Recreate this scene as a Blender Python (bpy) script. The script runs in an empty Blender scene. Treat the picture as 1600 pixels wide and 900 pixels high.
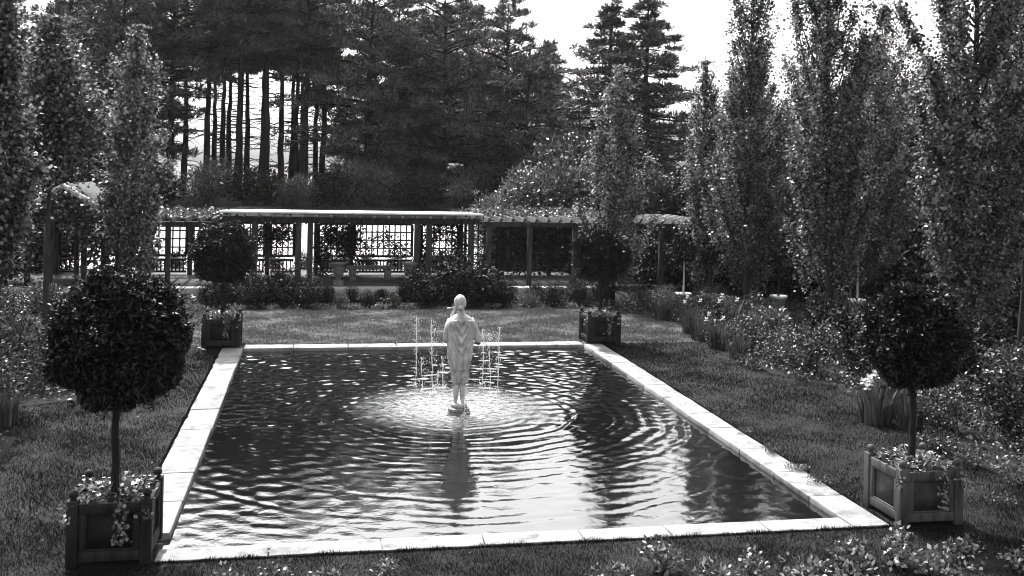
import bpy, math, random
import numpy as np
from mathutils import Vector

# ------------------------------------------------------------------ camera, light, exposure
S = bpy.context.scene
COL = S.collection
RAD = math.radians
cam_data = bpy.data.cameras.new('camera'); cam = bpy.data.objects.new('camera', cam_data); COL.objects.link(cam)
cam_data.sensor_width = 36; cam_data.lens = 36; cam_data.shift_y = -188/1600
cam_data.clip_start = 0.1; cam_data.clip_end = 6000
cam.location = (0, 0, 4.0)
cam.rotation_mode = 'QUATERNION'
from mathutils import Matrix
cam.rotation_quaternion = (Matrix.Rotation(-RAD(10.83), 3, 'Z') @ Matrix.Rotation(RAD(90), 3, 'X') @ Matrix.Rotation(0.021, 3, 'Z')).to_quaternion()
S.camera = cam

SUN_EL, SUN_AZ = RAD(55), RAD(-14)          # azimuth measured from +Y towards +X
W = bpy.data.worlds.new('World'); S.world = W; W.use_nodes = True
wn = W.node_tree.nodes; wl = W.node_tree.links
bg = wn['Background']
sky = wn.new('ShaderNodeTexSky'); sky.sky_type = 'NISHITA'; sky.sun_disc = False
sky.sun_elevation = SUN_EL; sky.sun_rotation = SUN_AZ
sky.dust_density = 4.0; sky.air_density = 1.3; sky.ozone_density = 1.0
bwn = wn.new('ShaderNodeRGBToBW'); wl.new(sky.outputs[0], bwn.inputs[0]); wl.new(bwn.outputs[0], bg.inputs[0])
bg.inputs[1].default_value = 0.15
sd = bpy.data.lights.new('sun', 'SUN'); sd.energy = 3.3; sd.angle = RAD(0.6); sd.color = (1, 1, 1)
sun = bpy.data.objects.new('sun', sd); COL.objects.link(sun)
sv = Vector((math.sin(SUN_AZ)*math.cos(SUN_EL), math.cos(SUN_AZ)*math.cos(SUN_EL), math.sin(SUN_EL)))
sun.rotation_euler = sv.to_track_quat('Z', 'Y').to_euler(); sun.location = (-10, 40, 50)
S.view_settings.view_transform = 'Standard'; S.view_settings.look = 'None'
S.view_settings.exposure = 1.75; S.view_settings.gamma = 1
S.render.engine = 'CYCLES'
S.cycles.use_denoising = True; S.cycles.filter_width = 1.0
S.cycles.max_bounces = 6; S.cycles.diffuse_bounces = 3; S.cycles.glossy_bounces = 3
S.cycles.transmission_bounces = 3; S.cycles.transparent_max_bounces = 6
S.cycles.sample_clamp_indirect = 4.0
S.cycles.caustics_reflective = False; S.cycles.caustics_refractive = False

# ------------------------------------------------------------------ materials (a grey picture: every colour is a grey)
def nodes(name):
    m = bpy.data.materials.new(name); m.use_nodes = True
    t = m.node_tree
    return m, t, t.nodes['Principled BSDF'], t.nodes['Material Output']

def leaf_mat(name, lo, hi, rough=0.42, spec=0.5, trans=0.28):
    m, t, p, o = nodes(name); N, L = t.nodes, t.links
    g = N.new('ShaderNodeNewGeometry'); mr = N.new('ShaderNodeMapRange')
    pw = N.new('ShaderNodeMath'); pw.operation = 'POWER'; pw.inputs[1].default_value = 2.2
    L.new(g.outputs['Random Per Island'], pw.inputs[0]); L.new(pw.outputs[0], mr.inputs[0]); mr.inputs[3].default_value = lo; mr.inputs[4].default_value = hi
    L.new(mr.outputs[0], p.inputs['Base Color']); p.inputs['Roughness'].default_value = rough
    p.inputs['Specular IOR Level'].default_value = spec
    if trans:
        tr = N.new('ShaderNodeBsdfTranslucent'); L.new(mr.outputs[0], tr.inputs[0])
        mx = N.new('ShaderNodeMixShader'); mx.inputs[0].default_value = trans
        L.new(p.outputs[0], mx.inputs[1]); L.new(tr.outputs[0], mx.inputs[2]); L.new(mx.outputs[0], o.inputs[0])
    return m

def solid(name, lo, hi, scale=6.0, rough=0.8, bump=0.3, detail=6, stretch=(1, 1, 1), bump_scale=None, spec=0.15, lo2=0.35, hi2=0.65):
    m, t, p, o = nodes(name); N, L = t.nodes, t.links
    tc = N.new('ShaderNodeTexCoord'); mp = N.new('ShaderNodeMapping'); mp.inputs['Scale'].default_value = stretch
    L.new(tc.outputs['Object'], mp.inputs[0])
    n = N.new('ShaderNodeTexNoise'); n.inputs['Scale'].default_value = scale; n.inputs['Detail'].default_value = detail
    n.inputs['Roughness'].default_value = 0.65
    L.new(mp.outputs[0], n.inputs['Vector'])
    mr = N.new('ShaderNodeMapRange'); mr.inputs[1].default_value = lo2; mr.inputs[2].default_value = hi2
    mr.inputs[3].default_value = lo; mr.inputs[4].default_value = hi
    L.new(n.outputs[0], mr.inputs[0]); L.new(mr.outputs[0], p.inputs['Base Color'])
    p.inputs['Roughness'].default_value = rough; p.inputs['Specular IOR Level'].default_value = spec
    if bump:
        n2 = N.new('ShaderNodeTexNoise'); n2.inputs['Scale'].default_value = bump_scale or scale*4; n2.inputs['Detail'].default_value = 5
        L.new(mp.outputs[0], n2.inputs['Vector'])
        b = N.new('ShaderNodeBump'); b.inputs['Strength'].default_value = bump; b.inputs['Distance'].default_value = 0.02
        L.new(n2.outputs[0], b.inputs['Height']); L.new(b.outputs[0], p.inputs['Normal'])
    return m

M = {}
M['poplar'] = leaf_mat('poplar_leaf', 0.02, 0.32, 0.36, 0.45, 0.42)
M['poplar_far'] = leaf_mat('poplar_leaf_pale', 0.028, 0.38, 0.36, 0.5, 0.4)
M['laurel'] = leaf_mat('laurel_leaf', 0.003, 0.016, 0.46, 0.3, 0.06)
M['needle'] = leaf_mat('pine_needle', 0.014, 0.16, 0.5, 0.3, 0.12)
M['shrub'] = leaf_mat('shrub_leaf', 0.008, 0.09, 0.42, 0.5, 0.15)
M['shrub_dark'] = leaf_mat('dark_shrub_leaf', 0.003, 0.02, 0.55, 0.16, 0.06)
M['shrub_pale'] = leaf_mat('pale_shrub_leaf', 0.02, 0.2, 0.36, 0.5, 0.25)
M['rose'] = leaf_mat('rose_leaf', 0.02, 0.3, 0.36, 0.5, 0.2)
M['iris'] = leaf_mat('iris_blade', 0.03, 0.09, 0.4, 0.5, 0.25)
M['petal'] = leaf_mat('white_petal', 0.4, 0.62, 0.6, 0.2, 0.35)
M['vine'] = leaf_mat('vine_leaf', 0.008, 0.035, 0.5, 0.25, 0.15)
M['grass'] = leaf_mat('grass_blade', 0.007, 0.014, 0.65, 0.1, 0.3)
M['grass_sunlit'] = leaf_mat('sunlit_grass_blade', 0.04, 0.12, 0.65, 0.1, 0.35)  # same grass on the far strip, its sunlight painted into paler blades
M['bark'] = solid('bark', 0.02, 0.05, 9, 0.9, 0.8, stretch=(1, 1, 0.25))
M['bark_dark'] = solid('pine_bark', 0.008, 0.026, 5, 0.9, 0.8, stretch=(1, 1, 0.3))
M['stem'] = solid('green_stem', 0.03, 0.07, 12, 0.7, 0.2)
M['tub'] = solid('weathered_tub_wood', 0.007, 0.026, 3.5, 0.6, 0.35, stretch=(4, 4, 0.5), bump_scale=22)
M['tub_panel'] = solid('tub_panel_wood', 0.006, 0.018, 5, 0.7, 0.3, bump_scale=30)
M['tub_grey'] = solid('silvered_tub_wood', 0.03, 0.08, 3.5, 0.6, 0.35, stretch=(4, 4, 0.5), bump_scale=22)
M['tub_panel_grey'] = solid('silvered_tub_panel', 0.02, 0.055, 5, 0.7, 0.3, bump_scale=30)
M['timber'] = solid('pergola_timber', 0.025, 0.07, 4, 0.75, 0.3, stretch=(3, 3, 0.6))
M['timber_pale'] = solid('pale_painted_timber', 0.66, 0.85, 5, 0.65, 0.2)
M['rafter'] = solid('weathered_rafter', 0.1, 0.22, 4, 0.8, 0.3)
M['lath'] = solid('lattice_lath', 0.012, 0.03, 5, 0.8, 0.2)
M['shingle'] = solid('roof_shingle', 0.04, 0.08, 12, 0.85, 0.5, stretch=(1, 1, 4))
M['soil'] = solid('bed_soil', 0.006, 0.016, 14, 0.95, 1.0, bump_scale=40)
M['coping'] = solid('coping_stone', 0.15, 0.26, 1.7, 0.8, 0.5, bump_scale=28, detail=9)
def stain(m):
    t = m.node_tree; N, L = t.nodes, t.links; p = N['Principled BSDF']; src = p.inputs['Base Color'].links[0].from_socket
    tc = N.new('ShaderNodeTexCoord'); n = N.new('ShaderNodeTexNoise'); n.inputs['Scale'].default_value = 3.3; n.inputs['Detail'].default_value = 9; n.inputs['Roughness'].default_value = .72
    L.new(tc.outputs['Object'], n.inputs['Vector']); mr = N.new('ShaderNodeMapRange'); mr.inputs[1].default_value = .5; mr.inputs[2].default_value = .68; mr.inputs[3].default_value = 1; mr.inputs[4].default_value = .38
    L.new(n.outputs[0], mr.inputs[0]); mu = N.new('ShaderNodeMath'); mu.operation = 'MULTIPLY'; L.new(src, mu.inputs[0]); L.new(mr.outputs[0], mu.inputs[1]); L.new(mu.outputs[0], p.inputs['Base Color'])
M['wallstone'] = solid('pool_wall_stone', 0.03, 0.08, 5, 0.5, 0.4)
M['statue'] = solid('statue_stone', 0.28, 0.56, 5, 0.7, 0.5, bump_scale=60)
M['statue_dark'] = solid('wet_stone', 0.07, 0.2, 14, 0.45, 0.8, bump_scale=30)
M['paving'] = solid('terrace_stone', 0.32, 0.5, 3, 0.8, 0.3)
M['paving_shaded'] = solid('shaded_terrace_floor', 0.05, 0.1, 3, 0.85, 0.3)  # deep shade inside the pergola put into this darker floor colour
M['urn'] = solid('urn_stone', 0.08, 0.18, 8, 0.8, 0.4)
M['pot'] = solid('pale_pot', 0.4, 0.65, 10, 0.75, 0.3)
M['rock'] = solid('pale_rock', 0.3, 0.55, 9, 0.85, 0.6)
M['gravel'] = solid('pale_gravel', 0.4, 0.55, 30, 0.9, 0.4)
M['field'] = solid('dry_field', 0.07, 0.12, 0.05, 0.95, 0)
M['lawn_sunlit'] = solid('sunlit_lawn_turf', 0.02, 0.09, 1.6, 0.9, 0.9, bump_scale=60)  # sun on the far lawn strip put into a lighter turf colour
M['lawn'] = solid('lawn_turf', 0.004, 0.018, 1.4, 0.9, 0.9, bump_scale=60)

stain(M['coping']); stain(M['statue'])

def water_mat():
    m, t, p, o = nodes('pool_water'); N, L = t.nodes, t.links
    p.inputs['Base Color'].default_value = (0.004, 0.004, 0.004, 1); p.inputs['Roughness'].default_value = 0.025
    p.inputs['IOR'].default_value = 1.75; p.inputs['Specular IOR Level'].default_value = 0.8
    tc = N.new('ShaderNodeTexCoord')
    d = N.new('ShaderNodeVectorMath'); d.operation = 'DISTANCE'; d.inputs[1].default_value = (2.38, 17.1, 0)
    L.new(tc.outputs['Object'], d.inputs[0])
    mk = N.new('ShaderNodeMapRange'); mk.interpolation_type = 'SMOOTHSTEP'
    mk.inputs[1].default_value = 0.2; mk.inputs[2].default_value = 2.0; mk.inputs[3].default_value = 1; mk.inputs[4].default_value = 0
    L.new(d.outputs['Value'], mk.inputs[0])
    n1 = N.new('ShaderNodeTexNoise'); n1.inputs['Scale'].default_value = 16; n1.inputs['Detail'].default_value = 4
    L.new(tc.outputs['Object'], n1.inputs['Vector'])
    n2 = N.new('ShaderNodeTexNoise'); n2.inputs['Scale'].default_value = 6; n2.inputs['Detail'].default_value = 3
    L.new(tc.outputs['Object'], n2.inputs['Vector'])
    st = N.new('ShaderNodeMath'); st.operation = 'MULTIPLY_ADD'; st.inputs[1].default_value = 0.42; st.inputs[2].default_value = 0.03
    L.new(mk.outputs[0], st.inputs[0])
    b1 = N.new('ShaderNodeBump'); b1.inputs['Distance'].default_value = 0.05
    L.new(st.outputs[0], b1.inputs['Strength']); L.new(n1.outputs[0], b1.inputs['Height'])
    b2 = N.new('ShaderNodeBump'); b2.inputs['Distance'].default_value = 0.03; b2.inputs['Strength'].default_value = 0.05
    L.new(n2.outputs[0], b2.inputs['Height']); L.new(b1.outputs[0], b2.inputs['Normal']); L.new(b2.outputs[0], p.inputs['Normal'])
    # air bubbles whipped into the water under the jets
    nf = N.new('ShaderNodeTexNoise'); nf.inputs['Scale'].default_value = 9; nf.inputs['Detail'].default_value = 6
    L.new(tc.outputs['Object'], nf.inputs['Vector'])
    mf = N.new('ShaderNodeMapRange'); mf.inputs[1].default_value = 0.35; mf.inputs[2].default_value = 0.7
    mf.inputs[3].default_value = 0.0; mf.inputs[4].default_value = 0.48
    L.new(nf.outputs[0], mf.inputs[0])
    mu = N.new('ShaderNodeMath'); mu.operation = 'MULTIPLY'; L.new(mf.outputs[0], mu.inputs[0]); L.new(mk.outputs[0], mu.inputs[1])
    df = N.new('ShaderNodeBsdfDiffuse'); df.inputs[0].default_value = (0.6, 0.6, 0.6, 1)
    mx = N.new('ShaderNodeMixShader'); L.new(mu.outputs[0], mx.inputs[0]); L.new(p.outputs[0], mx.inputs[1]); L.new(df.outputs[0], mx.inputs[2])
    L.new(mx.outputs[0], o.inputs[0])
    return m
M['water'] = water_mat()
def jet_mat():
    m, t, p, o = nodes('falling_water'); N, L = t.nodes, t.links
    p.inputs['Base Color'].default_value = (0.85, 0.85, 0.85, 1); p.inputs['Roughness'].default_value = 0.15
    tr = N.new('ShaderNodeBsdfTransparent'); mx = N.new('ShaderNodeMixShader'); mx.inputs[0].default_value = 0.5
    L.new(p.outputs[0], mx.inputs[1]); L.new(tr.outputs[0], mx.inputs[2]); L.new(mx.outputs[0], o.inputs[0])
    return m
M['jet'] = jet_mat()

# ------------------------------------------------------------------ mesh helpers
def rng(seed): return np.random.default_rng(seed)
def unit(v): return v/np.maximum(np.linalg.norm(v, axis=-1, keepdims=True), 1e-9)

class Geo:
    def __init__(s): s.v = []; s.f = []; s.n = 0
    def add(s, v, f):
        v = np.asarray(v, float).reshape(-1, 3); f = np.asarray(f, int)
        s.v.append(v); s.f.append(f + s.n); s.n += len(v); return s
    def box(s, c, d, rz=0.0, taper=1.0):
        x, y, z = np.array(d)/2
        v = np.array([[-x,-y,-z],[x,-y,-z],[x,y,-z],[-x,y,-z],[-x*taper,-y*taper,z],[x*taper,-y*taper,z],[x*taper,y*taper,z],[-x*taper,y*taper,z]])
        if rz:
            cs, sn = math.cos(rz), math.sin(rz); v = np.c_[v[:,0]*cs-v[:,1]*sn, v[:,0]*sn+v[:,1]*cs, v[:,2]]
        return s.add(v+np.array(c), [[0,3,2,1],[4,5,6,7],[0,1,5,4],[1,2,6,5],[2,3,7,6],[3,0,4,7]])
    def span(s, a, b):
        a, b = np.array(a, float), np.array(b, float); return s.box((a+b)/2, np.abs(b-a))
    def tube(s, pts, rad, n=8, cap=True):
        pts = np.asarray(pts, float); k = len(pts); rad = np.broadcast_to(np.asarray(rad, float), (k,))
        tg = unit(np.gradient(pts, axis=0))
        ref = np.where(np.abs(tg[:, 2:3]) > 0.9, np.array([[1., 0, 0]]), np.array([[0, 0, 1.]]))
        u = unit(np.cross(ref, tg)); w = np.cross(tg, u)
        a = np.arange(n)*2*np.pi/n
        v = pts[:, None]+rad[:, None, None]*(np.cos(a)[None, :, None]*u[:, None]+np.sin(a)[None, :, None]*w[:, None])
        i = np.arange(k-1)[:, None]*n; j = np.arange(n)[None]; j2 = (j+1) % n
        f = np.stack([i+j, i+j2, i+n+j2, i+n+j], -1).reshape(-1, 4)
        base = s.n; s.add(v.reshape(-1, 3), f)
        if cap:
            c0 = s.n; s.v.append(pts[[0, -1]]); s.n += 2
            jj = np.arange(n); j2 = (jj+1) % n
            s.f.append(np.stack([np.full(n, c0), base+j2, base+jj], -1))
            s.f.append(np.stack([np.full(n, c0+1), base+(k-1)*n+jj, base+(k-1)*n+j2], -1))
        return s
    def lathe(s, prof, n=24, c=(0, 0, 0)):
        prof = np.asarray(prof, float); a = np.arange(n)*2*np.pi/n; k = len(prof)
        v = np.stack([prof[:, 0:1]*np.cos(a), prof[:, 0:1]*np.sin(a), np.repeat(prof[:, 1:2], n, 1)], -1)+np.array(c)
        i = np.arange(k-1)[:, None]*n; j = np.arange(n)[None]; j2 = (j+1) % n
        return s.add(v.reshape(-1, 3), np.stack([i+j, i+j2, i+n+j2, i+n+j], -1).reshape(-1, 4))
    def rings(s, R):
        R = np.asarray(R, float); k, n = R.shape[:2]
        i = np.arange(k-1)[:, None]*n; j = np.arange(n)[None]; j2 = (j+1) % n
        base = s.n
        s.add(R.reshape(-1, 3), np.stack([i+j, i+j2, i+n+j2, i+n+j], -1).reshape(-1, 4))
        c0 = s.n; s.v.append(np.array([R[0].mean(0), R[-1].mean(0)])); s.n += 2
        jj = np.arange(n); j2 = (jj+1) % n
        s.f.append(np.stack([np.full(n, c0), base+j2, base+jj], -1))
        s.f.append(np.stack([np.full(n, c0+1), base+(k-1)*n+jj, base+(k-1)*n+j2], -1))
        return s
    def ball(s, c, r, n=14, m=10):
        r = np.broadcast_to(np.asarray(r, float), (3,))
        t = np.linspace(0.02, np.pi-0.02, m); a = np.arange(n)*2*np.pi/n
        R = np.stack([np.sin(t)[:, None]*np.cos(a), np.sin(t)[:, None]*np.sin(a), np.repeat(-np.cos(t)[:, None], n, 1)], -1)*r+np.array(c)
        return s.rings(R)
    def leaves(s, p, d, nrm, L, Wd, fold=0.15):
        n = len(p); d = unit(d); sd_ = unit(np.cross(d, nrm)); nr = unit(np.cross(sd_, d))
        L = np.broadcast_to(np.asarray(L, float), (n,))[:, None]; Wd = np.broadcast_to(np.asarray(Wd, float), (n,))[:, None]
        mid = p+d*L*0.45+nr*fold*Wd
        v = np.stack([p, mid+sd_*Wd/2, p+d*L, mid-sd_*Wd/2], 1)
        return s.add(v.reshape(-1, 3), np.arange(4*n).reshape(n, 4))
    def mesh(s, name, smooth=False):
        me = bpy.data.meshes.new(name)
        V = np.concatenate(s.v).astype(np.float32); me.vertices.add(len(V)); me.vertices.foreach_set('co', V.ravel())
        loops = np.concatenate([f.ravel() for f in s.f]); tot = np.concatenate([np.full(len(f), f.shape[1]) for f in s.f])
        me.loops.add(len(loops)); me.loops.foreach_set('vertex_index', loops.astype(np.int32))
        me.polygons.add(len(tot)); st = np.zeros(len(tot), np.int32); st[1:] = np.cumsum(tot)[:-1]
        me.polygons.foreach_set('loop_start', st); me.polygons.foreach_set('loop_total', tot.astype(np.int32))
        me.update(calc_edges=True)
        if smooth: me.polygons.foreach_set('use_smooth', np.ones(len(tot), bool))
        return me
    def obj(s, name, mat, parent=None, smooth=False, bevel=0.0, loc=None):
        me = s.mesh(name, smooth); me.materials.append(M[mat] if isinstance(mat, str) else mat)
        return link(name, me, parent, bevel, loc)

def link(name, me, parent=None, bevel=0.0, loc=None):
    o = bpy.data.objects.new(name, me); COL.objects.link(o)
    if parent: o.parent = parent
    if loc is not None: o.location = loc
    if bevel:
        b = o.modifiers.new('bevel', 'BEVEL'); b.width = bevel; b.segments = 2; b.limit_method = 'ANGLE'
    return o
def tag(o, label=None, cat=None, group=None, kind=None):
    if label: o['label'] = label
    if cat: o['category'] = cat
    if group: o['group'] = group
    if kind: o['kind'] = kind
    return o
def thing(name, loc, label, cat, group=None, rz=0.0, sc=1.0):
    o = bpy.data.objects.new(name, None); COL.objects.link(o); o.empty_display_size = 0.2
    o.location = loc; o.rotation_euler = (0, 0, rz); o.scale = (sc, sc, sc) if np.isscalar(sc) else sc
    return tag(o, label, cat, group)
def dup(root, loc, rz, label, sc=None):
    r = root.copy(); COL.objects.link(r); r.location = loc; r.rotation_euler = (0, 0, rz); r['label'] = label
    if sc is not None: r.scale = (sc, sc, sc) if np.isscalar(sc) else sc
    for ch in list(root.children):
        c = ch.copy(); COL.objects.link(c); c.parent = r
        for g in list(ch.children):
            d = g.copy(); COL.objects.link(d); d.parent = c
    return r
ORD = ('first second third fourth fifth sixth seventh eighth ninth tenth eleventh twelfth thirteenth fourteenth fifteenth sixteenth '
       'seventeenth eighteenth nineteenth twentieth twenty-first twenty-second twenty-third twenty-fourth').split()

def haze():
    m = bpy.data.materials.new('haze'); m.use_nodes = True; t = m.node_tree; t.nodes.remove(t.nodes['Principled BSDF'])
    v = t.nodes.new('ShaderNodeVolumePrincipled'); v.inputs['Color'].default_value = (1, 1, 1, 1); v.inputs['Density'].default_value = HAZE
    v.inputs['Anisotropy'].default_value = 0.3
    t.links.new(v.outputs[0], t.nodes['Material Output'].inputs['Volume'])
    o = Geo().span((-60, -3, -1.2), (75, 92, 26)).obj('haze', m); tag(o, 'thin pale summer haze in the air over the whole garden', 'haze', kind='stuff')
HAZE = 0.00011
# ------------------------------------------------------------------ ground, terrace, water
PX0, PX1, PY0, PY1 = -1.46, 6.07, 10.94, 22.5      # water opening
OX0, OX1, OY0, OY1 = -1.9, 6.5, 10.62, 22.95       # outer edge of the coping
def ground_z(x, y):
    t = np.clip((y-36.2)/10.0, 0, 1); z = 0.002+t*2.1
    return z + np.clip((y-46)/200, 0, 1)*0.2
def sheet(xs, ys, dz, name, mat, hole=None):
    X, Y = np.meshgrid(np.array(xs, float), np.array(ys, float)); Z = ground_z(X, Y)+dz
    nx, ny = X.shape[1], X.shape[0]; idx = np.arange(nx*ny).reshape(ny, nx)
    f = np.stack([idx[:-1, :-1], idx[:-1, 1:], idx[1:, 1:], idx[1:, :-1]], -1).reshape(-1, 4)
    if hole:
        cx = (X[:-1, :-1]+X[1:, 1:]).ravel()/2; cy = (Y[:-1, :-1]+Y[1:, 1:]).ravel()/2
        f = f[~((cx > hole[0]) & (cx < hole[1]) & (cy > hole[2]) & (cy < hole[3]))]
    g = Geo(); g.add(np.stack([X, Y, Z], -1).reshape(-1, 3), f)
    return tag(g.obj(name, mat), kind='structure')
sheet([-2500, -400, -60, -20, -8, -1.7, 2, 6.3, 14, 30, 70, 400, 2500], [-30, 0, 8, 10.78, 15, 22.72, 28, 36.2, 38, 40, 42, 44, 46, 60, 120, 400, 3000], 0, 'ground', 'lawn', (-1.7, 6.3, 10.78, 22.72))
sheet([-9.5, -8, 0, 8, 9], [36.3, 38, 40, 42, 43.4], 0.006, 'gravel_court', 'gravel')
sheet([-2400, -300, -60, 0, 60, 300, 2400], [70, 100, 246, 500, 2900], 0.01, 'field', 'field')
tag(Geo().span((-9, 30.5, -0.1), (8.7, 30.945, 0.36)).obj('terrace_edge', 'paving', bevel=0.02), kind='structure')
sheet([-3.2, -1.7, 2, 6.3, 9.7], [22.72, 25, 28.4], 0.004, 'far_lawn', 'lawn_sunlit')
tag(Geo().span((-9, 30.95, -0.1), (8.7, 36.1, 0.35)).obj('terrace', 'paving_shaded'), kind='structure')
def bed(name, pts):
    import bmesh
    bm = bmesh.new(); vs = [bm.verts.new((x, y, 0.01)) for x, y in pts]; f = bm.faces.new(vs); bmesh.ops.triangulate(bm, faces=[f])
    me = bpy.data.meshes.new(name); bm.to_mesh(me); bm.free(); me.materials.append(M['soil'])
    return tag(link(name, me), kind='structure')
BED_R = [(9.1, 10.4), (22, 9.5), (24, 30.4), (8.3, 30.4), (8.2, 28.5), (9.5, 25.6), (8.8, 22), (9.0, 19), (9.7, 17.8), (9.1, 14.4), (9.1, 12)]
BED_L = [(-3.2, 26.8), (-3.7, 18), (-4.9, 17.4), (-12, 17), (-14, 30.4), (-3.0, 30.4)]
BED_LN = [(-5.2, 16.4), (-4.1, 15.6), (-3.9, 13.2), (-5.5, 12.6), (-7.5, 14)]
BED_C = [(-3.0, 28.4), (8.2, 28.3), (8.2, 30.45), (-3.0, 30.45)]
BED_F = [(-1.2, 8.2), (-1.2, 9.9), (2.5, 9.8), (5.5, 9.6), (8.5, 9.7), (9.0, 8.0)]
for nm, b_ in (('flower_bed_right', BED_R), ('flower_bed_left', BED_L), ('flower_bed_near', BED_LN), ('flower_bed_far', BED_C)): bed(nm, b_)

def wave_height(X, Y):
    r_ = rng(5); Z = np.zeros_like(X)
    dx, dy = X-2.38, Y-16.75
    wob = 0.3*np.sin(X*1.3+Y*0.7)+0.28*np.sin(X*2.9-Y*1.7+1)+.22*np.sin(X*4.1+Y*3.3+2)+.12*np.sin(X*7.3-Y*5.1)
    R = np.hypot(dx, dy)
    amp = 0.0058/(0.8+0.30*R)*np.clip(R/1.2, 0, 1)
    calm = .62+.5*np.sin(X*.55+1.2*np.sin(Y*.5)+.5)*np.sin(Y*.8-X*.3)
    amp = amp*np.clip(calm, .2, 1.2)
    Z += .0021*np.exp(-R/2.4)*np.clip(R/1., 0, 1)*np.sin(R*2*np.pi/.155+wob*4)
    Z += amp*.9*np.sin(R*2*np.pi/0.265+wob*2.8)*(.75+.5*np.sin(X*.9+Y*1.4)*np.sin(X*1.7-Y*.6+2))
    Z += 0.34*amp*np.sin(R*2*np.pi/0.19+wob*3.4+2)+.2*amp*np.sin(R*2*np.pi/.41+wob*2)
    for (sx, sy) in ((-1.46*2-2.38, 16.75), (6.07*2-2.38, 16.75), (2.38, 22.5*2-16.75), (2.38, 10.94*2-16.75)):   # echoes off the walls
        r2 = np.hypot(X-sx, Y-sy); Z += 0.0006*np.sin(r2*2*np.pi/0.33+wob*2)
    for i in range(40):
        lam = r_.uniform(0.1, 0.42); th = r_.normal(np.pi/2, .9); ph = r_.uniform(0, 7)
        far = np.clip((Y-13)/6, 0.3, 1.3)
        Z += 0.0007*lam/0.3*far*np.sin((X*np.cos(th)+Y*np.sin(th))*2*np.pi/lam+ph)
    return Z*np.interp(Y, [10.9, 12.2, 15], [.42, .6, .85])
xs = np.arange(PX0-0.03, PX1+0.04, 0.026); ys = np.arange(PY0-0.03, PY1+0.04, 0.03)
X, Y = np.meshgrid(xs, ys); idx = np.arange(X.size).reshape(X.shape)
g = Geo(); g.add(np.stack([X, Y, wave_height(X, Y)], -1).reshape(-1, 3), np.stack([idx[:-1,:-1], idx[:-1,1:], idx[1:,1:], idx[1:,:-1]], -1).reshape(-1, 4))
wo = g.obj('pool_water', 'water', smooth=True, loc=(0, 0, -0.045)); tag(wo, kind='structure')

pool = thing('garden_pool', (2.3, 16.7, 0), 'long rectangular garden pool with pale stone coping round the dark rippled water', 'pool')
r_ = rng(2)
def slab(x0, x1, y0, y1):
    j = r_.uniform(-0.006, 0.006, 4)
    g = Geo().span((x0-2.3, y0-16.7, -0.06), (x1-2.3, y1-16.7, 0.026+j[0]*.5))
    g.v[-1][:, 0] += r_.uniform(-0.012, 0.012, 8); g.v[-1][:, 1] += r_.uniform(-0.006, 0.006, 8); g.v[-1][:, 2] += r_.uniform(-0.003, 0.003, 8)
    g.obj('coping_slab', 'coping', pool, bevel=0.010)
def run(a, b, n):
    c = np.linspace(a, b, n+1); c[1:-1] += r_.uniform(-0.12, 0.12, n-1); return [(c[i]+0.007, c[i+1]-0.007) for i in range(n)]
for y0, y1 in run(11.4, 22.62, 10): slab(OX0, PX0+0.01, y0, y1)
for y0, y1 in run(OY0, 22.6, 11): slab(PX1-0.01, OX1, y0, y1)
for x0, x1 in run(-1.51, PX1-0.014, 7): slab(x0, x1, OY0, PY0+0.01)
for x0, x1 in run(PX0+0.014, PX1-0.014, 7): slab(x0, x1, PY1-0.01, OY1)
for a, b in (((-1.6, 10.7, -0.9), (-1.49, 22.7, -0.062)), ((6.1, 10.7, -0.9), (6.2, 22.7, -0.062)), ((-1.488, 10.8, -0.9), (6.098, 10.91, -0.062)), ((-1.488, 22.53, -0.9), (6.098, 22.65, -0.062))):
    g = Geo().span(np.array(a)-(2.3, 16.7, 0), np.array(b)-(2.3, 16.7, 0)); g.obj('pool_wall', 'wallstone', pool)

# ------------------------------------------------------------------ pergola and pavilion
perg = thing('garden_pergola', (1.0, 31.3, 0.355), 'long timber pergola with flat roofed middle and open rafter wings across the far end', 'pergola')
PO = np.array((1.0, 31.3, 0.355))
def pbox(name, mat, a, b, parent=None, bevel=0.006):
    g = Geo().span(np.array(a)-PO, np.array(b)-PO); return g.obj(name, mat, perg if parent is None else parent, bevel=bevel)
g = Geo(); rv = [(x, y, z) for x in (-2.75, 5.05) for (y, z) in ((30.75, 2.52), (30.75, 2.57), (34.7, 2.45), (34.7, 2.40))]
g.add(np.array(rv)-PO, [[0, 1, 2, 3], [7, 6, 5, 4], [0, 4, 5, 1], [1, 5, 6, 2], [2, 6, 7, 3], [3, 7, 4, 0]]); roof = g.obj('roof', 'timber_pale', perg, bevel=.008)
for x in np.arange(-2.5, 5.0, 0.42): pbox('rafter_tail', 'rafter', (x, 30.68, 2.40), (x+0.07, 31.2, 2.475), bevel=0)
for yb in (31.3, 34.25): pbox('beam', 'timber', (-2.7, yb-0.09, 2.22 if yb < 32 else 2.09), (5.0, yb+0.09, 2.395 if yb < 32 else 2.225))
for xc in (-1.75, -0.47, -0.13, 3.08, 3.45, 4.75):
    pbox('post', 'timber', (xc-0.085, 31.22, 0.355), (xc+0.085, 31.39, 2.218))
for xc in (-2.62, -1.5, -0.55, 0.05, 1.2, 3.42, 4.85):
    pbox('post', 'timber', (xc-0.07, 34.18, 0.355), (xc+0.07, 34.32, 2.088))
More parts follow.
